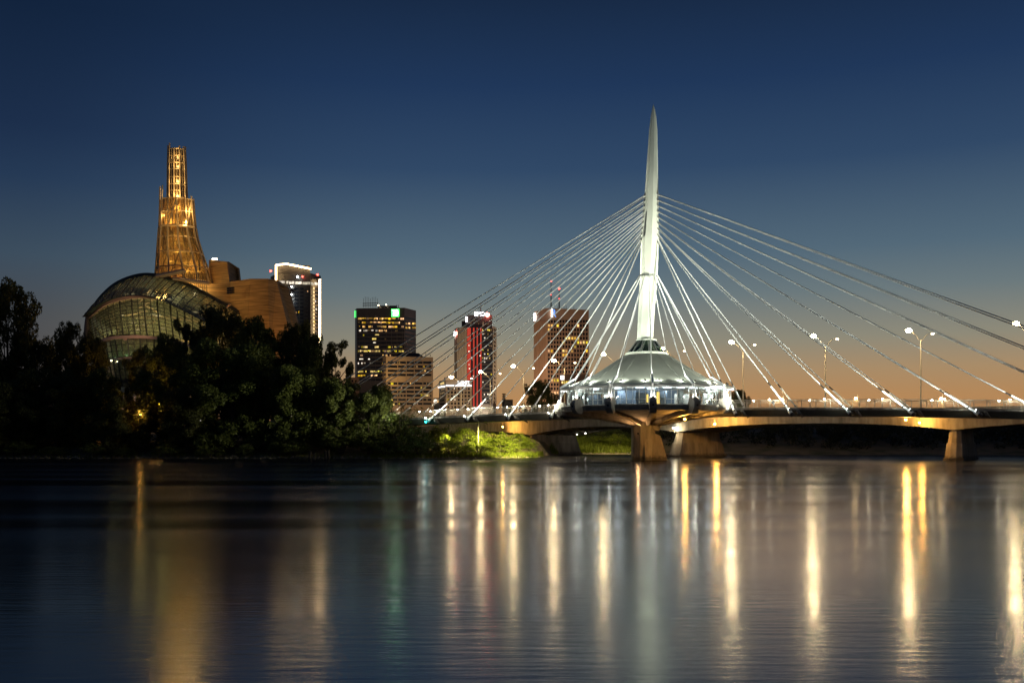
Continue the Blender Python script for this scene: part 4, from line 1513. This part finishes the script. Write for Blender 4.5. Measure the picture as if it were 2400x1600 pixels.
bands = [(TOP, LED, 34, 9, 5.0), (LED, LO2, 26, 11, 1.6), (LO2, BOT, 24, 8, 1.2)]
for bi, (tp, bt, nu, nv, bu) in enumerate(bands):
    off = Vector((0, (0, 1.6, 2.6)[bi], 0))
    g_ = patch(tp, bt, nu, nv, bu)
    bars = MB()
    joined = MB()
    for i in range(nu + 1):
        for j in range(nv + 1):
            p = g_[i][j] + off
            if i < nu and 0 < j:
                bars.tube(p, g_[i + 1][j] + off, .09, n=4, caps=False)
            if j < nv:
                bars.tube(p, g_[i][j + 1] + off, .24 if i % 2 == 0 else .14, n=4, caps=False)
            if i < nu and j < nv:
                q = [g_[i][j], g_[i + 1][j], g_[i + 1][j + 1], g_[i][j + 1]]
                cen = sum(q, Vector()) / 4
                q = [cen + (v - cen) * .97 + off for v in q]
                if bi == 1:
                    mb = MB(); mb.extr(q, (0, .06, 0)); mb.build("glass_pane", M['dome_glass'], mus, fix=False)
                else:
                    joined.extr(q, (0, .06, 0))
    bars.build("mullions", M['mullion'], mus, fix=False)["kind"] = "stuff"
    if joined.v:
        joined.build("glass_panes", M['dome_glass'], mus, fix=False)["kind"] = "stuff"
for cv, o0 in ((LED, 0), (LO2, 1.0)):
    m = MB()
    m.loft([[cv(k / 40) + Vector((0, y, z)) for y, z in ((-.9 + o0, -.15), (-.9 + o0, .75), (2.2 + o0, .9), (2.2 + o0, -.15))] for k in range(41)])
    m.build("ledge", M['ledge'], mus)
m = MB()
m.loft([[TOP(k / 40) + Vector((0, y, z)) for y, z in ((-.7, -.5), (-.2, .8), (3, 1.0), (3, -.2))] for k in range(41)])
m.build("roof_edge", M['mullion'], mus)
m = MB()                                             # roof shell behind the crest and the blue wing at its left
m.loft([[TOP(k / 24) + Vector((0, 0, .2)), TOP(k / 24) + Vector((2, 14, -3)), TOP(k / 24) + Vector((3, 30, -9))] for k in range(25)], closed=False, caps=False)
m.build("roof_shell", M['mullion'], mus, smooth=True)
m = MB()
rings = []
for q in range(10):
    y = 850 - q * 13.4
    hw_ = 17 * math.sqrt(max(.01, 1 - (q / 9.2) ** 3)) * .5
    c = Wp(204 + .25 * q, y, 341)
    hw_ = hw_ / F * 341
    rings.append([c + Vector((hw_ * math.cos(k * math.pi / 5), hw_ * 1.6 * math.sin(k * math.pi / 5), 0)) for k in range(10)])
m.loft(rings)
m.build("side_wing", M['tower_grey'], mus, smooth=True)
# inside the glass: floors, ramps, back wall
m = MB()
m.loft([[BOT(k / 20) + Vector((0, 14, -2)), TOP(k / 20) + Vector((0, 16, -5))] for k in range(21)], closed=False, caps=False)
m.build("back_wall", M['interior'], mus)
for zf, bb in ((24, LO2), (31, LED), (37, LED), (46, TOP)):
    for k0 in range(2, 18, 4):
        if zf > 36 and k0 < 4:
            continue
        m = MB()
        a, c = bb(k0 / 20), bb((k0 + 4) / 20)
        m.extr([Vector((a.x, a.y + 4, zf)), Vector((c.x, c.y + 4, zf - 1.6 * (k0 > 8))), Vector((c.x, c.y + 13, zf)), Vector((a.x, a.y + 13, zf))], (0, 0, .5))
        m.build("floor_slab", M['ledge'], mus)
for k in range(16):
    m = MB()
    a = rnd.uniform(.15, .85)
    p = LED(a) + Vector((0, 5, rnd.uniform(-14, 4)))
    m.tube(p, p + Vector((rnd.uniform(-9, 9), 5, rnd.uniform(-3, 8))), .32, n=5)
    m.build("interior_beam", M['ledge'], mus)
for a, dz_, e, c_ in ((.2, -8, 2600, (1, .9, .42)), (.38, -7, 4200, (1, .9, .42)), (.52, -6, 5200, (1, .88, .42)), (.66, -5, 5200, (1, .82, .4)), (.82, -4, 2600, (1, .8, .42)), (.45, 2.4, 1500, (1, .86, .5)), (.6, 2, 2200, (1, .85, .5)), (.75, 0, 2000, (1, .8, .45))):
    p = LED(a) + Vector((0, 8, dz_))
    point_light(p, e * .36, c_, 1.6, mus)
for a, dz_ in ((.12, -16), (.22, -17), (.3, -15.5), (.36, -17)):
    point_light(LO2(a) + Vector((0, 5, dz_ * .35)), 130, (.5, 1, .5), .5, mus)
for a, yy, r_ in ((.14, -6.5, .22), (.2, -6.8, .26), (.25, -7.5, .2), (.3, -6.4, .28), (.38, -6, .2)):
    m = MB(); m.ball(LO2(a) + Vector((0, 3.2, yy)), r_, 6, 4); m.build("ceiling_light", M['lamp_white'], mus)
for k in range(22):
    a = rnd.uniform(.25, .85)
    up = rnd.random() < .5
    p = LED(a) + Vector((0, 6, rnd.uniform(1, 4.5) if up else rnd.uniform(-10, -2)))
    m = MB(); m.box(p, (rnd.uniform(.8, 2.4), .2, rnd.uniform(.25, .5))); m.build("ceiling_light", M['win_white'], mus)
spot_light(Wp(300, 900, 300), Wp(260, 715, 324), 22000, (1, .6, .38), 60, .9, 1, mus)

# stone wings
def wing(name, cols_, dback):
    top = [Wp(c[0], c[1], c[4]) for c in cols_]
    bot = [Wp(c[2], c[3], c[4]) for c in cols_]
    bt = [p + Vector((0, dback, 0)) for p in reversed(top)]
    bb = [p + Vector((0, dback, 0)) for p in reversed(bot)]
    m = MB(); m.loft([bot + bb, top + bt])
    return m.build(name, M['stone'], mus)


w1 = wing("stone_wing", [(490, 609, 482, 780, 348), (532, 613, 552, 780, 344), (536, 613, 556, 780, 350)], 14)
w2 = wing("stone_wing", [(478, 668, 470, 840, 341), (540, 660, 540, 840, 341.5), (587, 653, 574, 840, 338)], 20)
w3 = wing("stone_wing", [(587.2, 653, 574.2, 840, 337.8), (628, 653, 632, 840, 336), (648, 657, 694, 840, 341), (652, 657, 700, 840, 352)], 18)
f_ = Face(xy(478, 341), xy(587, 338))
for r_ in range(3):
    for c_ in range(4):
        x, y = 535 + c_ * 4.3, 675 + r_ * 5.2 - c_ * .5
        f_.win("window", M['win_dark'], mus, x, x + 3.4, y, y + 4.2, 1.1, .6)
for x in (499, 504, 507):
    m = MB(); m.ball(Wp(x, 607, 347), .3, 6, 4); m.build("roof_light", M['lamp_far'], mus)
for px_, py_, tx, ty, e in ((620, 850, 610, 700, 6000), (690, 850, 650, 730, 3000), (540, 760, 515, 640, 3600)):
    spot_light(Wp(px_, py_, 316), Wp(tx, ty, 339), e, (1, .43, .06), 80, .9, .8, mus)

# tower of glass and steel
def ring(xl, xr, y, Zc, n=12, dpt=.8):
    c = Wp((xl + xr) / 2, y, Zc)
    h = (xr - xl) / 2 / F * Zc
    return [c + Vector((h * math.cos(2 * math.pi * i / n + .26), h * dpt * math.sin(2 * math.pi * i / n + .26), 0)) for i in range(n)]


ZT = 345
secs = [("lower", [(365, 496, 662), (367.5, 486, 630), (369.5, 474, 595), (372, 463, 560), (374, 458.5, 535)]),
        ("middle", [(374, 458.5, 535), (375.5, 455, 500), (376.5, 452.5, 470)]),
        ("shaft", [(392, 440, 535), (392.5, 438.5, 470), (393, 437, 435), (393.5, 435.5, 385), (394.5, 434, 352)])]
tops = {"middle": [464, 478, 470, 480, 468, 432, 440, 450, 475, 478, 470, 462]}
for nm, pr in secs:
    N = 12 if nm != "shaft" else 10
    rg = [ring(xl, xr, y, ZT, N) for xl, xr, y in pr]
    for i in range(N):
        m = MB()
        pts = [r_[i] for r_ in rg]
        if nm == "middle":
            e = pts[-1].copy(); e.z = CAMH + (HOR - tops["middle"][i]) / F * ZT
            pts[-1] = e
        if nm == "shaft":
            e = pts[-1].copy(); e.z += rnd.uniform(-.5, 2.2)
            pts.append(e)
        m.path(pts, .27 if nm != "lower" else .36, n=5)
        m.build("column", M['museum_steel'], mus)
        m = MB()
        j = (i + 1) % N
        m.path([a.lerp(b_, .5) for a, b_ in zip([r_[i] for r_ in rg], [r_[j] for r_ in rg])], .12, n=4)
        m.build("mullion", M['mullion'] if nm == "lower" else M['museum_steel'], mus)
        m = MB()                                     # glass between two columns
        m.loft([[r_[i].lerp(r_[j], .06), r_[i].lerp(r_[j], .94), r_[i].lerp(r_[j], .94) + Vector((.0, .08, 0)), r_[i].lerp(r_[j], .06) + Vector((0, .08, 0))] for r_ in rg])
        m.build("glass_panel", M['tower_glass'], mus, fix=False)
        if nm == "middle" and i % 2 == 0:
            m = MB(); m.tube(rg[0][i], rg[-1][j], .24, n=5); m.build("brace", M['museum_steel'], mus)
        if nm == "lower":
            m = MB(); m.tube(rg[0][i], rg[2][j], .16, n=4); m.tube(rg[2][j], rg[4][i], .13, n=4); m.build("brace", M['mullion'], mus)
    for q, r_ in enumerate(rg):
        m = MB()
        w = .42 if (nm == "middle" and q == 0) else .2
        for i in range(N):
            m.tube(r_[i], r_[(i + 1) % N], w, n=5)
        m.build("ring_beam", M['museum_steel'], mus)
    if nm == "shaft":
        for y in (450, 418, 400, 368):
            xl = 393; xr = 437 - (450 - y) * .03
            m = MB(); r_ = ring(xl, xr, y, ZT, N)
            for i in range(N):
                m.tube(r_[i], r_[(i + 1) % N], .14, n=4)
            m.build("ring_beam", M['museum_steel'], mus)
m = MB(); m.loft([ring(403, 428, y, ZT + 1, 8) for y in (662, 480)]); m.build("lift_core", M['tower_brown'], mus)
m = MB(); m.loft([ring(405, 425, y, ZT + 1, 8) for y in (480, 362)]); m.build("lift_core", M['museum_steel'], mus)
for y in (640, 618, 596, 574, 553, 520, 500):
    m = MB(); m.prism([(p.x, p.y) for p in ring(385, 452 + max(0, (y - 560) * .22), y, ZT + 1, 10)], Wp(0, y, ZT).z, Wp(0, y, ZT).z + .4); m.build("floor_slab", M['interior'], mus)
GC = (1, .64, .22)
for x, y, e in ((415, 645, 5200), (440, 640, 4500), (395, 612, 2600), (418, 590, 3000), (448, 622, 2600), (415, 560, 2600), (400, 522, 4200), (435, 520, 4200), (384, 505, 2200), (416, 488, 4200), (446, 490, 3000), (414, 455, 2600), (414, 420, 1300), (414, 385, 1000), (414, 362, 800)):
    point_light(Wp(x, y, ZT - 3.8), e * (.42 if 470 < y < 535 else .42 if y < 470 else .3), GC, .5, mus)
    if y > 460:
        point_light(Wp(x, y, ZT + 5), e * .45, GC, .5, mus)
spot_light(Wp(380, 640, ZT - 24), Wp(408, 470, ZT), 13000, GC, 60, .9, .5, mus)
spot_light(Wp(460, 640, ZT - 24), Wp(420, 480, ZT), 13000, GC, 60, .9, .5, mus)
# sloping beam and lit gallery at the foot of the tower
m = MB(); m.tube(Wp(366, 648, 331), Wp(433, 634, 331), .8, n=4); m.build("sloped_beam", M['ledge'], mus)
m = MB(); m.tube(Wp(405, 652, 331), Wp(490, 664, 333), .6, n=4); m.build("sloped_beam", M['ledge'], mus)
m = MB()
for k in range(18):
    x = 405 + k * 4.6
    m.tube(Wp(x, 640, 333), Wp(x + 2, 690, 334), .13, n=4)
m.build("gallery_posts", M['mullion'], mus)["kind"] = "stuff"
m = MB(); m.extr([Wp(400, 655, 346), Wp(488, 655, 346), Wp(488, 700, 346), Wp(430, 690, 346)], (0, 1, 0)); m.build("back_wall", M['stone'], mus)
for x in (430, 452, 474):
    point_light(Wp(x, 668, 338), 500, GC, .4, mus)

# ------------------------------------------------------------------ trees and shrubs
def leaves_mesh(name, centres, radii, per, size, seed, mm, flat=.8):
    """leaf-sized faces spread through clumps; one mesh"""
    rg = np.random.default_rng(seed)
    P = []
    for c, r in zip(centres, radii):
        n = max(8, int(per * (r / .1) ** 2))
        d = rg.normal(size=(n, 3))
        d /= np.linalg.norm(d, axis=1, keepdims=True)
        rad = r * rg.uniform(.25, 1.0, (n, 1)) ** .45
        p = np.array(c) + d * rad * np.array([1, 1, flat])
        P.append(p)
    P = np.concatenate(P)
    n = len(P)
    a = rg.normal(size=(n, 3)); a /= np.linalg.norm(a, axis=1, keepdims=True)
    b_ = rg.normal(size=(n, 3)); b_ -= (b_ * a).sum(1, keepdims=True) * a
    b_ /= np.linalg.norm(b_, axis=1, keepdims=True)
    s = size * rg.uniform(.6, 1.35, (n, 1))
    V = np.empty((n, 4, 3))
    V[:, 0] = P - a * s
    V[:, 1] = P - b_ * s * .62 + a * s * .15
    V[:, 2] = P + a * s
    V[:, 3] = P + b_ * s * .62 + a * s * .15
    me = bpy.data.meshes.new(name)
    me.vertices.add(n * 4); me.loops.add(n * 4); me.polygons.add(n)
    me.vertices.foreach_set("co", V.reshape(-1))
    me.loops.foreach_set("vertex_index", np.arange(n * 4, dtype=np.int32))
    me.polygons.foreach_set("loop_start", np.arange(0, n * 4, 4, dtype=np.int32))
    me.polygons.foreach_set("loop_total", np.full(n, 4, dtype=np.int32))
    me.update()
    me.materials.append(mm)
    return me


def crown_variant(seed, mm, lobes=20, open_=1.0, low=.08):
    """crown and trunk for a tree of height 1 and half-width .5 (scaled per tree)"""
    rg = random.Random(seed)
    cs, rs, lobec = [], [], []
    for k in range(lobes):
        h = low + (1 - low) * (k + .5) / lobes * .93
        q_ = (h - low) / (1 - low)
        wid = .5 * (min(1, .66 + q_ * 1.1) if q_ < .35 else math.sqrt(max(.03, 1 - ((q_ - .35) / .7) ** 2.4)))
        ang = k * 2.399 + rg.uniform(-.5, .5)
        rad = wid * rg.uniform(.35, .8)
        c = (math.cos(ang) * rad, math.sin(ang) * rad, h)
        lobec.append(c)
        lr = rg.uniform(.13, .22)
        for q in range(11):
            d = Vector((rg.gauss(0, 1), rg.gauss(0, 1), rg.gauss(0, .8)))
            d = d.normalized() * lr * rg.uniform(.3, 1.05)
            cc = (c[0] + d.x, c[1] + d.y, min(.97, max(.03, c[2] + d.z * .7)))
            cs.append(cc); rs.append(rg.uniform(.05, .1) * open_)
    me = leaves_mesh("crown", cs, rs, 330 / open_, .0122, seed, mm)
    t = MB()
    pts = [Vector((0, 0, -.03)), Vector((rg.uniform(-.02, .02), 0, .2)), Vector((rg.uniform(-.04, .04), rg.uniform(-.04, .04), .5)), Vector((rg.uniform(-.05, .05), rg.uniform(-.05, .05), .85))]
    t.path(pts, .022, .006, n=7)
    for c in lobec:
        b_ = pts[1].lerp(pts[2], rg.uniform(0, 1)) if c[2] > .35 else pts[0].lerp(pts[1], .8)
        mid = b_.lerp(Vector(c), .5) + Vector((0, 0, .04))
        t.path([b_, mid, Vector(c)], .009, .004, n=5)
    o = t.build("trunk", M['bark'], None)
    tm = o.data
    bpy.data.objects.remove(o)
    return me, tm


CV = {'dark': [crown_variant(s, M['leaf_dark']) for s in (1, 2, 3)],
      'mid': [crown_variant(s, M['leaf_mid']) for s in (4, 5, 6)],
      'airy': [crown_variant(s, M['leaf_dark'], 13, .75) for s in (7, 8)]}


def plant(name, label, cat, group, var, x, ytop, halfw, Z, rot, base=None):
    X = (x - 1200) / F * Z
    zb = ground_z(X, Z) if base is None else base
    zt = CAMH + (HOR - ytop) / F * Z
    w = 2 * halfw / F * Z
    t_ = thing(name, label, cat, (X, Z, zb), group)
    me, tm = var
    for nm, q in (("trunk", tm), ("crown", me)):
        if q is None:
            continue
        o = bpy.data.objects.new(nm, q)
        COL.objects.link(o)
        o.parent = t_
        o.scale = (w, w, zt - zb)
        o.rotation_euler = (0, 0, rot)
    return t_


TREES = [
    ("tall ragged tree at the far left edge, highest on that side", 'dark', 8, 664, 88, 226),
    ("tree cut by the left picture edge, behind the tallest one there", 'dark', -70, 705, 90, 232),
    ("low rounded tree just right of the tall far-left tree", 'dark', 92, 790, 66, 228),
    ("tree filling the dip between the far-left trees and the glass museum", 'dark', 160, 762, 52, 236),
    ("tree whose crown touches the left foot of the glass dome", 'dark', 212, 792, 46, 232),
    ("dark bank tree lowest and leftmost along the water", 'dark', 25, 885, 95, 214),
    ("dark bank tree below the dip left of the museum", 'dark', 130, 868, 90, 216),
    ("dark tree below the left half of the glass dome", 'mid', 240, 868, 62, 216),
    ("thin tree over the green-lit lowest glass of the dome", 'airy', 322, 806, 44, 238),
    ("tree in front of the middle of the dome, lit orange from below", 'mid', 395, 790, 56, 234),
    ("tree in front of the dome's right half, left of the highest crown", 'airy', 452, 748, 58, 238),
    ("highest crown of the wood, over the dome's right end", 'dark', 520, 720, 74, 238),
    ("tree before the stone wing, right of the highest crown", 'mid', 602, 748, 66, 232),
    ("broad dark-green tree in the middle of the bank, bulging toward the water", 'mid', 545, 805, 120, 216),
    ("tree below the outlined high-rise", 'dark', 692, 756, 56, 236),
    ("dark round tree in front of the outlined high-rise's lit edge", 'mid', 728, 790, 44, 228),
    ("large drooping tree at the right of the wood near the old posts", 'mid', 702, 862, 100, 214),
    ("airy tree leaning out right of the lit edge of the high-rise", 'airy', 776, 798, 64, 232),
    ("tree under the lowest ends of the left cables", 'mid', 800, 890, 62, 213),
    ("smaller tree before the ribbon-window block at the bridge end", 'mid', 884, 905, 58, 213),
    ("orange-lit low tree on the bank left of the broad dark-green tree", 'mid', 372, 868, 74, 219),
    ("dark low tree on the bank in front of the orange-lit one", 'dark', 290, 925, 70, 211.5),
    ("dark low tree on the bank beside the broad dark-green tree's left foot", 'dark', 438, 905, 76, 212),
    ("dark low tree near the water at the far-left corner", 'dark', -40, 930, 90, 209.5),
]
for k, (lb, v, x, yt, hw_, Z) in enumerate(TREES):
    plant("riverside_tree", lb, "tree", "trees on the left bank", CV[v][k % len(CV[v])], x, yt, hw_, Z, k * 1.3)
plant("street_tree", "lone dark tree behind the railing before the brown square-windowed tower", "tree", None, CV['dark'][0], 1268, 893, 40, 330, .4)
plant("street_tree", "small dark tree behind the railing at the pavilion's right tip", "tree", None, CV['dark'][1], 1735, 914, 26, 300, 2)

# shrubs: dense low crowns right down to the ground


def shrub_variant(seed, mm):
    rg = random.Random(seed)
    cs, rs = [], []
    for k in range(90):
        a, r_ = rg.uniform(0, 6.28), .43 * math.sqrt(rg.random())
        top = .9 * math.sqrt(max(.03, 1 - (r_ / .52) ** 2))
        cs.append((math.cos(a) * r_, math.sin(a) * r_, top * rg.uniform(.2, 1) ** .6)); rs.append(rg.uniform(.06, .11))
    me = leaves_mesh("crown", cs, rs, 62, .02, seed, mm, .85)
    t = MB()
    for k in range(7):
        a = k * .9
        t.path([Vector((.02 * math.cos(a), .02 * math.sin(a), -.05)), Vector((.15 * math.cos(a), .15 * math.sin(a), .45)), Vector((.26 * math.cos(a), .26 * math.sin(a), .8))], .014, .005, n=5)
    o = t.build("stem", M['bark'], None)
    tm = o.data
    bpy.data.objects.remove(o)
    return me, tm


SV = {'b': [shrub_variant(s, M['leaf_bright']) for s in (21, 22, 23)], 'd': [shrub_variant(s, M['leaf_mid']) for s in (24, 25)]}
SHRUBS = [
    ("dark shrub at the foot of the large drooping tree", 'd', 800, 985, 55, 209.5), ("dark shrub left of the teal signal lamp", 'd', 868, 975, 62, 210),
    ("tall dark shrub under the footbridge's left end", 'd', 935, 955, 56, 212), ("shrub just below the teal signal lamp", 'd', 985, 1000, 42, 211.5),
    ("bright green shrub right of the teal signal lamp", 'b', 1032, 988, 40, 218), ("bright green shrub left of the thin orange-lit post", 'b', 1088, 996, 40, 219),
    ("bright green shrub right of the thin orange-lit post", 'b', 1128, 1006, 38, 219.5), ("bright green shrub before the orange-lit girder", 'b', 1170, 1006, 40, 221),
    ("bright green shrub second from the bank's right tip", 'b', 1212, 1009, 36, 224), ("bright green shrub at the bank's right tip", 'b', 1240, 1024, 24, 225),
    ("low yellow-green shrub at the water, leftmost of the front row", 'd', 905, 1022, 60, 208.2), ("low shrub at the water below the teal lamp", 'd', 985, 1028, 52, 209.6),
    ("low green shrub at the water, middle of the lit front row", 'b', 1058, 1030, 46, 212), ("low green shrub at the water, right of the middle of the lit row", 'b', 1122, 1030, 46, 214.5),
    ("low green shrub at the water near the bank's tip", 'b', 1186, 1030, 42, 218.2), ("small shrub by the water at the old wooden posts", 'd', 690, 1030, 46, 208.5),
    ("small dark shrub on the bare bank under the broad tree", 'd', 652, 1026, 26, 208.6),
    ("low dark shrub at the water in the far-left corner", 'd', 40, 1030, 44, 207.5), ("wide low shrub at the water, second from the left corner", 'd', 128, 1042, 40, 207),
    ("low shrub at the water below the left foot of the dome", 'd', 222, 1034, 36, 207.3), ("low shrub at the water left of the orange reflection", 'd', 292, 1046, 30, 207),
    ("low shrub at the water below the orange-lit tree", 'd', 392, 1037, 38, 207.4), ("low shrub at the water left of the bare mud strip", 'd', 492, 1044, 40, 207.2),
    ("rounded low shrub on the mud below the broad tree's middle", 'd', 574, 1036, 26, 208),
    ("lit shrub on the far grassy bank, left of the pylon pier", 'b', 1446, 1014, 34, 284), ("lit shrub on the far bank between the path and the pier", 'b', 1398, 1018, 34, 288),
    ("dark shrub at the back of the far grassy bank", 'd', 1425, 1002, 60, 296),
]
for k, (lb, v, x, yt, hw_, Z) in enumerate(SHRUBS):
    plant("shrub", lb, "shrub", "shrubs along the water" if Z < 240 else "shrubs on the far bank", SV[v][k % len(SV[v])], x, yt, hw_, Z, k * 1.1)

# reeds and weeds at the water's edge and grass on the far bank
rg = np.random.default_rng(5)
V, Fc = [], []
n = 0
for k in range(26000):
    if k < 16000:
        x = -115 + 124 * rg.random(); d = .3 + 5 * rg.random() ** 1.5; h = .35 + .7 * rg.random()
        if x > 7.5: continue
        if x < -30 and rg.random() < .9: continue
    else:
        x = 10 + 28 * rg.random(); d = .8 + 22 * rg.random(); h = .6 + 1.5 * rg.random() ** 2
    y = shore(x) + d
    z = ground_z(x, y) - .05
    a = rg.random() * 6.28
    w = (.05 if k < 16000 else .09) + .06 * rg.random()
    lx, ly = math.cos(a) * .35 * h, math.sin(a) * .35 * h
    V += [(x - w * math.sin(a), y + w * math.cos(a), z), (x + w * math.sin(a), y - w * math.cos(a), z), (x + lx, y + ly, z + h)]
    Fc.append((n, n + 1, n + 2)); n += 3
me = bpy.data.meshes.new("grass")
me.from_pydata(V, [], Fc)
me.materials.append(M['leaf_bright'])
o = bpy.data.objects.new("grass", me); COL.objects.link(o)
tag(o, "rough grass and weeds along the water's edge", "grass", kind="stuff")

# stones and debris along the waterline
m = MB()
r3 = random.Random(8)
for k in range(900):
    x = r3.uniform(-120, 60)
    d = r3.gauss(.5, .9)
    y = shore(x) + d
    r_ = r3.uniform(.08, .3) * (1.6 if r3.random() < .08 else 1)
    c = Vector((x, y, ground_z(x, y) + r_ * .25))
    a0 = r3.uniform(0, 6.28)
    m.loft([[c + Vector((r_ * q * r3.uniform(.8, 1.2) * math.cos(a0 + i * 1.047), r_ * q * r3.uniform(.8, 1.2) * math.sin(a0 + i * 1.047), h_ * r_)) for i in range(6)] for q, h_ in ((.9, -.4), (1.1, .1), (.6, .55))])
o = m.build("shore_stones", M['rock'], None, fix=False)
tag(o, "small stones and debris scattered along the waterline", "stones", kind="stuff")

# dark wood on the far shore, seen under the bridges
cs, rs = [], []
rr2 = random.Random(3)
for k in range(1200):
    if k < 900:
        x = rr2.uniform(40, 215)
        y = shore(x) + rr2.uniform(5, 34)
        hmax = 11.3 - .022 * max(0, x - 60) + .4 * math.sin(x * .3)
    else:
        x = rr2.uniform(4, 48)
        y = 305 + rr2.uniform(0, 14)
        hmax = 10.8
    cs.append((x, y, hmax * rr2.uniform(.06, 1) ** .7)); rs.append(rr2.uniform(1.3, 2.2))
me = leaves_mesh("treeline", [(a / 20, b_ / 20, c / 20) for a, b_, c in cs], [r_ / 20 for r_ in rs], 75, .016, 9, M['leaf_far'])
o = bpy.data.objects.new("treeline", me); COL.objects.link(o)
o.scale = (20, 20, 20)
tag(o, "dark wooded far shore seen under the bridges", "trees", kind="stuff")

# thick undergrowth inside the wood on the left bank
cs, rs = [], []
for k in range(620):
    x = rr2.uniform(-190, -24)
    d = rr2.uniform(9, 60)
    cs.append((x, shore(x) + d, ground_z(x, shore(x) + d) + rr2.uniform(.3, 3.5 + d * .1))); rs.append(rr2.uniform(1.1, 2.2))
me = leaves_mesh("undergrowth", [(a / 20, b_ / 20, c / 20) for a, b_, c in cs], [r_ / 20 for r_ in rs], 62, .015, 10, M['leaf_dark'])
o = bpy.data.objects.new("undergrowth", me); COL.objects.link(o)
o.scale = (20, 20, 20)
tag(o, "dark tangled undergrowth between the trees of the left bank", "undergrowth", kind="stuff")

# ------------------------------------------------------------------ small things on the left bank
for k, (x, yt, w) in enumerate(((726, 1056, .32), (737, 1059, .2), (764, 1056, .38), (771, 1054, .3))):
    p = Wp(x, 1066, 205.2)
    zt = CAMH + (HOR - yt) / F * 205.2
    t_ = thing("mooring_post", f"old dark timber post standing at the water's edge, {ordinal(k)} from the left", "post", (p.x, p.y, -1.2), "old timber posts at the water")
    m = MB(); m.tube((p.x, p.y, -1.2), (p.x + rnd.uniform(-.15, .15), p.y, zt), w, w * .88, n=9); m.build("shaft", M['wood'], t_)
    m = MB(); m.tube((p.x, p.y, .25), (p.x + .01, p.y, .45), w * 1.1, n=9); m.build("band", M['dark_steel'], t_)
p = Wp(1121, 1010, 216)
t_ = thing("thin_post", "thin orange-lit post rising from the bushes before the road girder", "post", (p.x, p.y, ground_z(p.x, p.y)))
m = MB(); m.tube((p.x, p.y, ground_z(p.x, p.y)), Wp(1121, 983, 216), .13, n=6); m.build("shaft", M['concrete'], t_)
m = MB(); m.ball(Wp(1121, 982.4, 216), .16, 6, 4); m.build("cap", M['concrete'], t_)
for k, (x, y, Z, e, lb) in enumerate(((376, 940, 222, 12000, "orange path lamp hidden among the trees below the dome's middle"), (328, 972, 209.5, 900, "orange path lamp low between the dark bank trees"), (684, 975, 210.5, 0, "pale path lamp at the water side of the large drooping tree"), (470, 985, 208.8, 0, "pale path lamp in the dark gap left of the broad tree"))):
    p = Wp(x, y, Z)
    zb = ground_z(p.x, p.y)
    t_ = thing("path_lamp", lb, "path lamp", (p.x, p.y, zb), "path lamps in the wood")
    m = MB(); m.tube((p.x, p.y, zb), (p.x, p.y, p.z - .3), .07, n=6); m.build("post", M['dark_steel'], t_)
    m = MB(); m.ball(p, .2 if k < 2 else .12, 8, 5); m.build("globe", M['lamp_orange'] if k < 2 else M['win_white'], t_, smooth=True)
    if e:
        point_light(p + Vector((0, -.2, .45)), e, OR if k < 2 else (1, .9, .6), .25 if k < 2 else 1.2, t_)
